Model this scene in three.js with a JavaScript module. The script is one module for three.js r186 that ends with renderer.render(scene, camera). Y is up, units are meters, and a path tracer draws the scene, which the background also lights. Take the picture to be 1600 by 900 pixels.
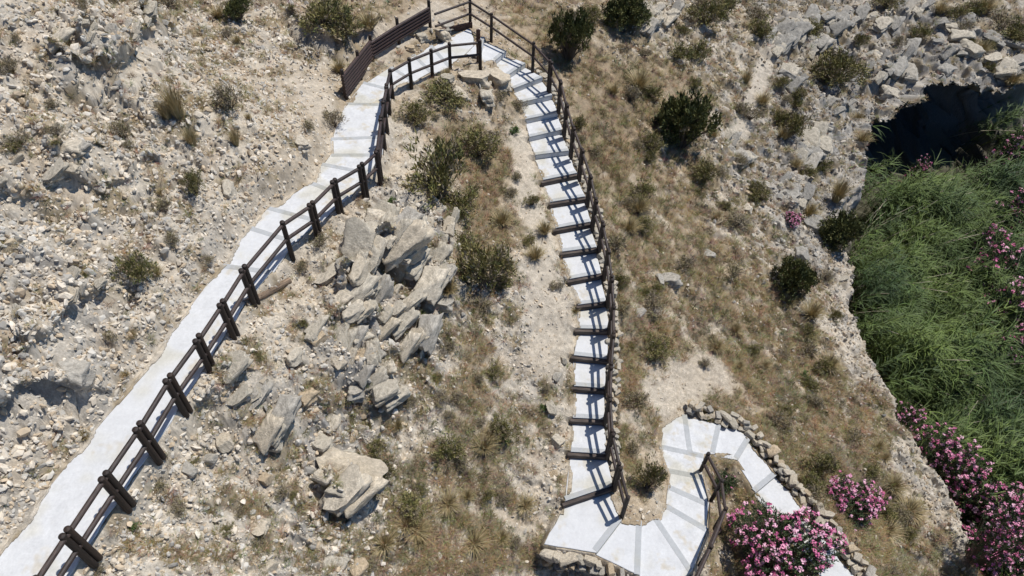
import * as THREE from 'three';
import { Sky } from 'three/addons/objects/Sky.js';
import { mergeGeometries, mergeVertices } from 'three/addons/utils/BufferGeometryUtils.js';

// ---------------------------------------------------------------- camera, sky, sun, exposure
const scene = new THREE.Scene();
const camera = new THREE.PerspectiveCamera(44.5, 16 / 9, 0.1, 400);
camera.position.set(0, 16, 0);
camera.rotation.set(-48 * Math.PI / 180, 0, 2.2 * Math.PI / 180, 'YXZ');
const renderer = new THREE.WebGLRenderer({ antialias: true });
renderer.toneMapping = THREE.LinearToneMapping;
renderer.toneMappingExposure = 1.03;
renderer.shadowMap.enabled = true;
renderer.setSize(1024, 576);
const sunDir = new THREE.Vector3(0.38, 1, -0.24).normalize();
const sky = new Sky();
sky.name = 'sky';
sky.userData.kind = 'structure';
sky.scale.setScalar(300);
sky.material.uniforms.sunPosition.value.copy(sunDir);
sky.material.uniforms.turbidity.value = 4;
sky.material.uniforms.rayleigh.value = 0.8;
sky.material.uniforms.mieCoefficient.value = 0.004;
scene.add(sky);
scene.environmentIntensity = 0.10;
const sun = new THREE.DirectionalLight(new THREE.Color(1, 0.955, 0.88), 4.5);
sun.name = 'sun';
sun.position.copy(sunDir).multiplyScalar(80).add(new THREE.Vector3(4, 0, -18));
sun.target.position.set(4, 0, -18);
sun.castShadow = true;
sun.shadow.mapSize.set(4096, 4096);
Object.assign(sun.shadow.camera, { left: -40, right: 40, top: 40, bottom: -40, near: 1, far: 160 });
scene.add(sun, sun.target);

// Survey of the place in metres: x to the right, z towards the viewer, y up.
const SURVEY = [[-14.6,-15.97,9.2],[-13.94,-14.38,8.66],[-13.37,-12.96,8.14],[-12.83,-11.63,7.67],[-12.37,-10.43,7.2],[-11.92,-9.29,6.78],[-11.52,-8.24,6.36],[-11.13,-7.24,5.98],[-10.77,-6.3,5.62],[-10.43,-5.43,5.28],[-10.1,-4.59,4.96],[-9.77,-3.79,4.69],[-19.28,-23.17,6.2],[-13.37,-15.16,8.31],[-12.74,-13.58,7.82],[-12.19,-12.16,7.34],[-11.72,-10.88,6.88],[-11.27,-9.68,6.44],[-10.86,-8.56,6.04],[-10.5,-7.54,5.64],[-10.14,-6.55,5.28],[-9.8,-5.64,4.94],[-9.5,-4.77,4.61],[-9.17,-3.94,4.34],[-17.92,-23.9,5.96],[-12.62,-15.89,8.0],[-12.02,-14.24,7.48],[-11.49,-12.75,6.98],[-11.02,-11.38,6.52],[-10.57,-10.1,6.09],[-10.17,-8.93,5.69],[-9.81,-7.85,5.28],[-9.46,-6.82,4.92],[-9.13,-5.86,4.58],[-8.83,-4.96,4.25],[-16.47,-24.66,5.72],[-15.03,-21.26,5.36],[-11.29,-15.03,7.06],[-10.73,-13.39,6.59],[-10.24,-11.9,6.14],[-9.83,-10.59,5.68],[-9.43,-9.34,5.28],[-9.07,-8.19,4.89],[-8.73,-7.11,4.53],[-8.43,-6.12,4.16],[-14.91,-25.42,5.48],[-13.67,-22.04,5.05],[-10.37,-15.75,6.7],[-9.94,-14.15,6.11],[-9.43,-12.52,5.69],[-9.0,-11.07,5.28],[-8.62,-9.76,4.86],[-8.27,-8.56,4.46],[-7.95,-7.43,4.1],[-13.29,-26.28,5.2],[-12.14,-22.73,4.79],[-10.08,-17.79,5.55],[-8.98,-14.88,5.67],[-8.53,-13.2,5.21],[-8.1,-11.63,4.81],[-7.73,-10.24,4.4],[-11.56,-27.2,4.9],[-10.5,-23.42,4.52],[-9.22,-19.42,4.67],[-7.89,-15.6,5.24],[-7.55,-13.97,4.65],[-7.14,-12.28,4.26],[-9.71,-28.16,4.59],[-8.79,-24.2,4.22],[-8.0,-20.83,3.93],[-6.98,-17.12,4.26],[-6.38,-14.67,4.15],[-7.65,-28.91,4.38],[-7.01,-25.2,3.82],[-6.35,-21.65,3.54],[-4.63,-24.66,3.2],[-3.43,-26.63,2.9],[-2.03,-28.05,2.4],[-0.88,-42.98,2.5],[10.5,-45.15,0.5],[24.45,-50.84,-1.0],[39.4,-50.4,-1.5],[-5.24,-8.6,3.0],[-4.31,-10.71,2.7],[-3.56,-14.05,2.8],[-3.26,-17.14,2.6],[-2.28,-19.14,2.4],[-0.65,-20.24,1.7],[-3.16,-19.72,2.7],[-1.56,-20.89,2.5],[-5.88,-7.18,2.7],[-6.54,-5.62,3.0],[-6.16,-4.47,2.9],[-4.3,-8.51,1.9],[-5.13,-6.17,1.9],[-4.0,-6.53,1.2],[-2.9,-8.31,0.9],[-1.34,-7.32,-0.3],[0.59,-6.93,-1.9],[-1.57,-10.34,0.7],[0.1,-11.03,-0.2],[0.98,-12.71,0.0],[-0.08,-16.3,0.9],[-1.08,-13.27,1.2],[-2.49,-11.7,1.6],[-3.81,-5.31,0.8],[-1.22,-5.72,-0.9],[1.12,-6.39,-2.6],[-5.34,-3.1,2.2],[-2.28,-3.23,-0.4],[1.92,-4.58,-3.0],[0.85,-9.48,-0.9],[1.18,-10.85,-0.5],[0.76,-14.78,0.5],[0.29,-18.28,1.1],[3.6,-5.95,-2.9],[4.66,-6.08,-3.2],[2.2,-25.45,1.2],[3.5,-19.36,-0.2],[4.42,-18.39,-0.8],[7.17,-19.84,-2.0],[10.27,-21.31,-3.2],[12.74,-21.64,-4.1],[13.67,-19.97,-5.0],[2.23,-27.59,1.7],[5.16,-28.8,0.6],[6.57,-24.86,-0.6],[8.51,-30.9,-0.4],[10.8,-28.43,-1.8],[14.1,-35.03,-1.7],[10.94,-25.01,-2.8],[14.67,-26.8,-4.0],[15.92,-26.21,-4.6],[15.93,-33.11,-2.7],[19.81,-34.24,-3.2],[24.43,-37.61,-3.0],[29.33,-40.99,-2.6],[27.61,-35.51,-4.0],[23.24,-33.6,-3.8],[19.24,-31.15,-4.3],[17.56,-29.93,-4.3],[0.89,-28.19,1.9],[10.44,-11.74,-3.8],[12.85,-11.64,-4.7],[6.33,-13.81,-2.4],[8.9,-14.66,-3.4],[11.7,-15.53,-4.4],[3.99,-12.23,-1.7],[4.21,-15.61,-1.1],[6.7,-16.64,-2.1],[9.56,-17.87,-3.3],[4.87,-12.37,-2.2],[3.99,-9.82,-2.0],[3.6,-8.28,-1.6],[3.25,-10.05,-1.75],[3.38,-12.79,-1.2],[3.42,-15.92,-0.55],[8.18,-12.03,-2.9],[10.91,-9.53,-4.1],[12.03,-8.22,-4.6],[13.57,-10.92,-5.0],[13.2,-16.64,-5.0],[13.34,-14.08,-5.0],[13.8,-9.1,-5.2],[6.39,-9.63,-3.0],[6.58,-7.81,-3.6],[7.81,-7.68,-3.6],[12.29,-6.63,-5.2],[8.97,-5.89,-4.2],[-8.21,-2.77,3.75],[-7.88,-4.49,3.75],[-7.5,-6.16,3.75],[-7.03,-8.09,3.75],[-6.54,-10.42,3.75],[-6.28,-11.34,3.7],[-6.04,-12.62,3.6],[-5.71,-13.5,3.5],[-5.03,-14.62,3.4],[-4.83,-15.69,3.3],[-4.67,-16.45,3.2],[-4.82,-17.4,3.1],[-4.85,-19.33,3.0],[-4.72,-20.55,2.9],[-4.04,-21.54,2.8],[-3.42,-22.4,2.7],[-2.87,-23.12,2.6],[-1.45,-23.99,2.45],[-0.73,-23.81,2.25],[-0.2,-23.15,2.05],[0.31,-22.68,1.85],[0.6,-21.96,1.65],[0.83,-21.23,1.45],[0.97,-20.47,1.25],[1.2,-19.64,1.05],[1.48,-18.63,0.85],[1.73,-17.71,0.65],[1.9,-16.7,0.45],[2.08,-15.8,0.25],[2.25,-14.84,0.05],[2.43,-13.93,-0.15],[2.45,-13.1,-0.35],[2.35,-12.21,-0.55],[2.29,-11.3,-0.75],[2.25,-10.39,-0.95],[2.25,-9.45,-1.15],[2.23,-8.39,-1.35],[2.71,-7.35,-1.51],[3.51,-7.14,-1.65],[4.42,-7.33,-1.77],[4.87,-8.15,-1.91],[5.04,-8.84,-2.03],[5.04,-9.57,-2.16],[5.1,-10.34,-2.29],[5.45,-10.97,-2.42],[6.31,-10.88,-2.55],[7.07,-10.62,-2.68],[7.55,-9.62,-2.81],[8.21,-8.56,-2.94],[8.9,-7.55,-3.07],[9.54,-6.11,-3.2]];
const WALK = [[-8.91,-2.77,-7.52,-2.77,3.8,0,"j"],[-6.89,-11.41,-5.67,-11.26,3.8,0.1,"n"],[-6.66,-12.84,-5.43,-12.4,3.7,0.1,"n"],[-6.43,-13.71,-5.0,-13.28,3.6,0.1,"n"],[-5.59,-14.9,-4.47,-14.35,3.5,0.1,"n"],[-5.52,-15.85,-4.15,-15.53,3.4,0.1,"n"],[-5.4,-16.4,-3.94,-16.5,3.3,0.1,"n"],[-5.61,-17.3,-4.03,-17.5,3.2,0.1,"n"],[-5.53,-19.32,-4.16,-19.34,3.1,0.1,"n"],[-5.23,-20.74,-4.21,-20.35,3.0,0.1,"n"],[-4.46,-21.93,-3.63,-21.14,2.9,0.1,"n"],[-3.8,-22.97,-3.04,-21.83,2.8,0.1,"n"],[-3.27,-23.82,-2.47,-22.42,2.7,0.1,"n"],[-1.5,-23.23,-1.4,-24.75,2.6,0.2,"n"],[-0.91,-23.48,-0.55,-24.14,2.4,0.2,"n"],[-0.59,-22.62,0.18,-23.68,2.2,0.2,"n"],[-0.21,-22.26,0.83,-23.09,2.0,0.2,"n"],[0.02,-21.68,1.19,-22.25,1.8,0.2,"n"],[0.24,-20.97,1.42,-21.48,1.6,0.2,"n"],[0.4,-20.21,1.54,-20.73,1.4,0.2,"n"],[0.61,-19.48,1.78,-19.8,1.2,0.2,"n"],[0.91,-18.41,2.05,-18.85,1.0,0.2,"t"],[1.15,-17.54,2.31,-17.89,0.8,0.2,"t"],[1.32,-16.52,2.47,-16.89,0.6,0.2,"t"],[1.54,-15.67,2.63,-15.93,0.4,0.2,"t"],[1.77,-14.7,2.74,-14.99,0.2,0.2,"t"],[2.01,-13.84,2.86,-14.03,-0.0,0.2,"t"],[1.98,-13.09,2.92,-13.11,-0.2,0.2,"t"],[1.86,-12.25,2.83,-12.17,-0.4,0.2,"t"],[1.86,-11.32,2.73,-11.28,-0.6,0.2,"t"],[1.82,-10.4,2.69,-10.39,-0.8,0.2,"t"],[1.75,-9.46,2.74,-9.44,-1.0,0.2,"t"],[1.59,-8.14,2.86,-8.64,-1.2,0.2,"t"],[2.36,-6.9,3.06,-7.79,-1.4,0.13,"n"],[3.42,-6.43,3.6,-7.85,-1.53,0.13,"n"],[4.79,-6.67,4.06,-7.99,-1.66,0.13,"n"],[5.37,-7.84,4.37,-8.46,-1.79,0.13,"n"],[5.56,-8.6,4.52,-9.08,-1.92,0.13,"n"],[5.55,-9.48,4.53,-9.65,-2.05,0.13,"n"],[5.73,-10.21,4.46,-10.47,-2.18,0.13,"n"],[5.44,-10.34,5.45,-11.61,-2.31,0.13,"n"],[6.13,-10.37,6.49,-11.38,-2.44,0.13,"n"],[6.82,-10.27,7.32,-10.97,-2.57,0.13,"n"],[7.18,-9.32,7.93,-9.91,-2.7,0.13,"n"],[7.8,-8.27,8.61,-8.86,-2.83,0.13,"n"],[8.56,-7.3,9.24,-7.81,-2.96,0.13,"n"],[9.04,-5.82,10.05,-6.4,-3.09,0.13,"n"]];
const CORNERS = {"0":{"a":[[-8.59,-4.46],[-8.19,-6.13],[-7.63,-8.11],[-7.09,-10.52]],"b":[[-7.17,-4.52],[-6.81,-6.19],[-6.42,-8.07],[-6.0,-10.32]]},"12":{"a":[[-2.75,-24.51],[-1.97,-25.39]],"b":[]},"32":{"a":[[1.05,-7.07]],"b":[[2.98,-7.99]]},"33":{"a":[],"b":[]},"34":{"a":[[4.39,-6.42]],"b":[[3.83,-7.93]]},"39":{"a":[],"b":[[4.61,-11.11],[4.98,-11.41]]},"41":{"a":[],"b":[[6.96,-11.32]]}};
const RIM = [[34.09,-42.97],[30.3,-36.83],[27.33,-34.65],[26.45,-33.93],[25.07,-33.11],[24.42,-33.45],[21.93,-33.01],[20.99,-32.66],[20.56,-31.51],[19.21,-30.96],[17.7,-30.09],[16.83,-28.11],[15.97,-25.74],[14.03,-22.88],[14.14,-21.32],[13.55,-19.3],[13.37,-16.7],[13.63,-14.45],[13.56,-13.33],[14.3,-12.01],[14.66,-10.5],[14.36,-9.03],[14.83,-8.4],[15.54,-6.79],[16.25,-4.93],[34.0,4.0],[60.0,4.0],[60.0,-36.0]];
const LEDGES = [[[[-10.9,-14.76],[-10.63,-14.47],[-9.92,-15.03],[-9.8,-16.1],[-10.6,-19.03]],0.6,0.45],[[[-9.46,-6.33],[-8.99,-6.76],[-8.74,-7.3],[-8.41,-7.31],[-8.07,-7.49]],0.7,0.5],[[[-8.74,-7.92],[-8.66,-8.46],[-8.61,-8.99],[-8.51,-9.58]],0.5,0.3],[[[-8.0,-23.09],[-7.23,-21.93],[-6.15,-21.7],[-5.39,-22.85],[-5.09,-23.82]],0.55,0.4],[[[-10.61,-10.8],[-10.09,-11.07],[-9.65,-11.76],[-9.42,-11.76]],0.35,0.2],[[[-9.15,-11.81],[-8.89,-12.29],[-8.57,-13.12]],0.35,0.2],[[[-3.91,-11.57],[-3.5,-12.29],[-3.38,-12.54],[-2.94,-13.0],[-2.66,-13.47]],0.85,0.45],[[[-3.91,-10.66],[-3.38,-11.09]],0.55,0.3],[[[-3.41,-9.73],[-3.32,-10.23]],0.4,0.2],[[[-2.33,-12.26],[-1.93,-12.83],[-1.64,-13.2]],0.75,0.4],[[[-3.14,-9.15],[-2.94,-9.35],[-2.7,-9.49]],0.5,0.3],[[[-3.78,-6.93],[-3.48,-6.92],[-3.25,-7.08]],0.6,0.3],[[[-2.96,-11.27],[-2.59,-11.84]],0.4,0.2],[[[-2.84,-10.54],[-2.42,-11.0],[-2.17,-11.4]],0.4,0.2],[[[12.19,-31.53],[13.63,-33.5],[14.46,-34.62]],0.45,0.2],[[[12.53,-29.45],[13.71,-30.98]],0.4,0.2],[[[17.81,-32.23],[19.09,-33.31],[20.02,-34.37],[20.65,-35.09]],0.6,0.3],[[[22.87,-36.86],[24.15,-36.7],[25.39,-37.24]],0.5,0.3],[[[24.56,-34.33],[25.89,-34.32],[27.18,-35.11]],0.5,0.3],[[[5.17,-28.95],[6.22,-30.35],[7.04,-31.57]],0.4,0.2],[[[14.39,-32.67],[15.4,-34.18],[16.05,-35.57]],0.35,0.2],[[[16.3,-34.97],[17.69,-36.35],[18.54,-37.59]],0.35,0.2],[[[21.44,-37.87],[22.72,-38.99]],0.35,0.2],[[[12.77,-25.17],[13.74,-26.54],[14.3,-27.55]],0.35,0.2],[[[11.71,-22.54],[12.75,-24.07]],0.4,0.2],[[[15.31,-29.74],[16.44,-30.82]],0.3,0.2],[[[22.52,-34.97],[23.58,-35.45],[24.24,-35.15]],0.4,0.2],[[[25.76,-36.94],[26.97,-36.5]],0.35,0.2],[[[19.25,-35.84],[20.22,-36.8]],0.3,0.15],[[[9.14,-23.69],[10.09,-24.72]],0.2,0.1],[[[-5.35,-7.48],[-5.04,-7.84],[-4.86,-8.31]],0.4,0.2],[[[-6.19,-7.79],[-5.88,-8.07],[-5.64,-8.45]],0.35,0.2],[[[-10.31,-15.54],[-10.31,-16.09]],0.4,0.3],[[[-10.36,-18.64],[-10.29,-19.28]],0.5,0.3],[[[-9.66,-12.14],[-9.44,-12.56]],0.4,0.3],[[[-2.75,-12.66],[-2.54,-13.14]],0.4,0.2],[[[-2.01,-13.83],[-1.9,-14.62],[-1.77,-15.24]],0.4,0.2]];
const ATTR = [[-11.64,-15.4,3,3,6],[-10.89,-16.61,3,5,7],[-10.72,-19.3,4,6,6],[-9.57,-21.0,5,4,5],[-7.89,-22.11,4,4,5],[-5.97,-23.11,7,3,3],[-3.9,-24.25,3,3,2],[-1.61,-25.39,2,2,3],[0.89,-26.74,6,2,2],[3.64,-28.09,6,4,3],[6.84,-30.36,5,6,6],[10.45,-32.58,5,6,6],[14.4,-34.69,5,7,7],[18.38,-36.08,4,7,7],[22.36,-37.09,4,8,8],[26.48,-38.04,6,5,6],[-11.02,-13.58,3,4,6],[-10.14,-14.42,2,7,5],[-9.07,-15.25,4,4,5],[-7.97,-16.35,4,3,5],[-6.96,-18.27,2,2,4],[-5.39,-19.64,1,2,3],[-3.45,-20.37,3,2,4],[-1.35,-21.04,4,4,3],[0.9,-22.5,5,1,2],[3.48,-24.24,7,2,1],[6.37,-25.82,7,2,2],[9.72,-27.83,6,6,6],[13.53,-30.0,5,7,8],[17.55,-31.78,4,8,9],[21.25,-32.55,3,9,9],[24.97,-33.17,2,9,8],[-10.47,-11.93,4,4,5],[-9.58,-12.62,3,5,6],[-8.58,-13.38,3,5,6],[-7.46,-14.22,3,4,5],[-6.16,-15.07,1,3,4],[-4.76,-16.21,0,2,5],[-3.09,-17.25,1,3,5],[-1.2,-18.4,9,1,1],[0.92,-19.35,5,2,4],[3.32,-20.75,9,2,2],[6.07,-22.34,7,3,3],[9.2,-24.05,5,6,7],[12.74,-25.88,4,7,8],[16.64,-27.64,4,8,8],[20.42,-28.73,1,9,8],[23.94,-29.23,5,5,8],[-10.0,-10.48,2,6,5],[-9.09,-11.02,2,5,5],[-8.1,-11.63,4,4,6],[-7.03,-12.36,2,4,6],[-5.81,-13.16,1,3,5],[-4.34,-13.74,2,4,6],[-2.77,-14.53,2,7,7],[-1.05,-15.75,7,3,2],[0.94,-16.59,4,2,5],[3.15,-17.6,7,2,3],[5.75,-19.11,7,2,3],[8.67,-20.57,6,5,4],[11.89,-21.95,3,6,8],[15.54,-23.52,0,5,8],[19.27,-24.73,0,5,8],[22.82,-25.46,0,5,8],[-9.56,-9.11,1,6,7],[-8.67,-9.58,1,6,6],[-7.69,-10.08,4,4,5],[-6.62,-10.64,2,3,5],[-5.38,-11.17,1,3,4],[-4.05,-11.81,2,6,6],[-2.57,-12.56,2,7,7],[-0.91,-13.36,7,6,6],[0.96,-14.13,2,4,7],[3.02,-14.92,7,2,3],[5.43,-16.15,7,3,3],[8.09,-17.25,8,4,3],[11.15,-18.57,5,6,6],[14.61,-19.98,0,5,6],[18.05,-20.97,0,5,6],[21.52,-21.75,0,5,6],[-9.16,-7.87,1,6,8],[-8.29,-8.26,2,6,6],[-7.3,-8.64,2,3,5],[-6.18,-9.0,2,3,5],[-5.04,-9.5,3,4,5],[-3.81,-10.14,2,7,7],[-2.41,-10.83,5,7,7],[-0.81,-11.57,6,3,4],[0.98,-12.12,1,4,7],[2.94,-12.74,8,2,3],[5.21,-13.73,8,3,3],[7.61,-14.46,8,3,3],[10.34,-15.38,8,5,3],[13.41,-16.41,0,5,6],[16.75,-17.45,0,5,6],[20.1,-18.23,0,5,6],[-8.79,-6.71,1,8,7],[-7.93,-7.03,2,5,6],[-6.99,-7.38,1,4,5],[-5.96,-7.74,3,5,5],[-4.85,-8.19,4,6,7],[-3.66,-8.78,3,8,8],[-2.26,-9.27,4,5,5],[-0.71,-9.86,7,2,4],[1.01,-10.32,3,3,6],[2.87,-10.8,7,2,4],[4.98,-11.51,4,2,4],[7.07,-11.81,6,2,3],[9.45,-12.41,8,4,2],[12.21,-13.21,7,5,4],[15.27,-14.08,0,5,6],[18.57,-14.93,0,5,6],[-8.45,-5.63,1,5,6],[-7.56,-5.86,2,5,6],[-6.7,-6.19,2,3,5],[-5.76,-6.58,4,5,6],[-4.68,-6.97,4,6,6],[-3.48,-7.4,3,7,7],[-2.12,-7.81,7,3,4],[-0.62,-8.29,6,2,4],[1.04,-8.68,2,3,6],[2.77,-8.89,7,2,3],[4.64,-9.24,0,1,3],[6.78,-9.82,6,3,3],[8.65,-9.87,7,3,2],[11.31,-10.66,8,4,2],[13.95,-11.22,0,5,6],[17.05,-11.98,0,5,6],[-8.08,-4.6,1,4,6],[-7.22,-4.78,2,4,5],[-6.35,-5.03,4,3,5],[-5.47,-5.37,4,4,6],[-4.47,-5.74,4,6,7],[-3.31,-6.09,3,7,6],[-1.99,-6.44,7,3,4],[-0.54,-6.88,7,2,4],[1.08,-7.27,4,3,5],[2.69,-7.22,0,2,3],[4.36,-7.34,0,2,3],[6.6,-8.12,6,2,3],[8.29,-8.06,7,3,2],[10.18,-8.2,8,5,3],[13.05,-8.98,6,5,6],[15.82,-9.52,0,5,6]];
const BARE = [[[[14.75,-35.55],[12.77,-32.74],[11.76,-31.06],[10.8,-28.43],[10.04,-26.58],[9.38,-25.35]],0.35],[[[-5.04,-22.67],[-4.13,-24.33],[-3.15,-26.29]],0.5],[[[0.02,-20.24],[0.3,-17.72],[0.95,-15.82]],0.4],[[[0.95,-14.6],[1.16,-13.13],[1.08,-11.95]],0.55],[[[4.85,-12.14],[5.79,-13.0],[6.5,-13.38]],0.7],[[[-6.71,-19.5],[-6.07,-18.29]],0.5]];
const FENCE_A = [[-7.29,3.7,-3.04],[-7.18,3.7,-3.67],[-7.03,3.7,-4.45],[-6.83,3.7,-5.45],[-6.62,3.7,-6.42],[-6.46,3.7,-7.47],[-6.22,3.7,-8.43],[-6.03,3.7,-9.39],[-5.86,3.7,-10.38],[-5.4,3.65,-11.94],[-4.95,3.5,-12.8],[-4.61,3.4,-13.79],[-4.1,3.25,-14.65],[-3.81,3.15,-15.43],[-3.95,3.1,-17.01],[-4.02,3.05,-17.94],[-4.09,2.95,-18.93],[-4.13,2.9,-19.91],[-3.64,2.8,-20.79],[-3.02,2.7,-21.55],[-2.46,2.6,-22.21],[-1.43,2.55,-22.58]];
const FENCE_B = [[-3.11,2.75,-24.11],[-1.98,2.6,-25.44],[-1.15,2.4,-24.85],[0.45,2.1,-23.38],[1.06,1.95,-22.42],[1.41,1.75,-21.49],[1.61,1.5,-20.48],[1.83,1.3,-19.49],[2.1,1.1,-18.56],[2.36,0.85,-17.57],[2.5,0.65,-16.66],[2.69,0.45,-15.82],[2.82,0.25,-14.86],[2.89,0.05,-13.94],[2.91,-0.15,-13.07],[2.87,-0.35,-12.19],[2.77,-0.55,-11.26],[2.71,-0.75,-10.36],[2.73,-0.95,-9.43],[2.89,-1.15,-8.61],[3.07,-1.4,-7.89]];
const FENCE_C = [[5.55,-2.3,-9.68],[5.76,-2.2,-8.87],[5.68,-2.05,-8.0],[5.09,-1.9,-6.94],[4.57,-1.8,-6.09]];
const FENCE_D = [[-5.59,3.0,-19.58],[-5.13,2.85,-22.06],[-4.39,2.85,-23.28],[-3.43,2.85,-24.7]];
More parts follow.
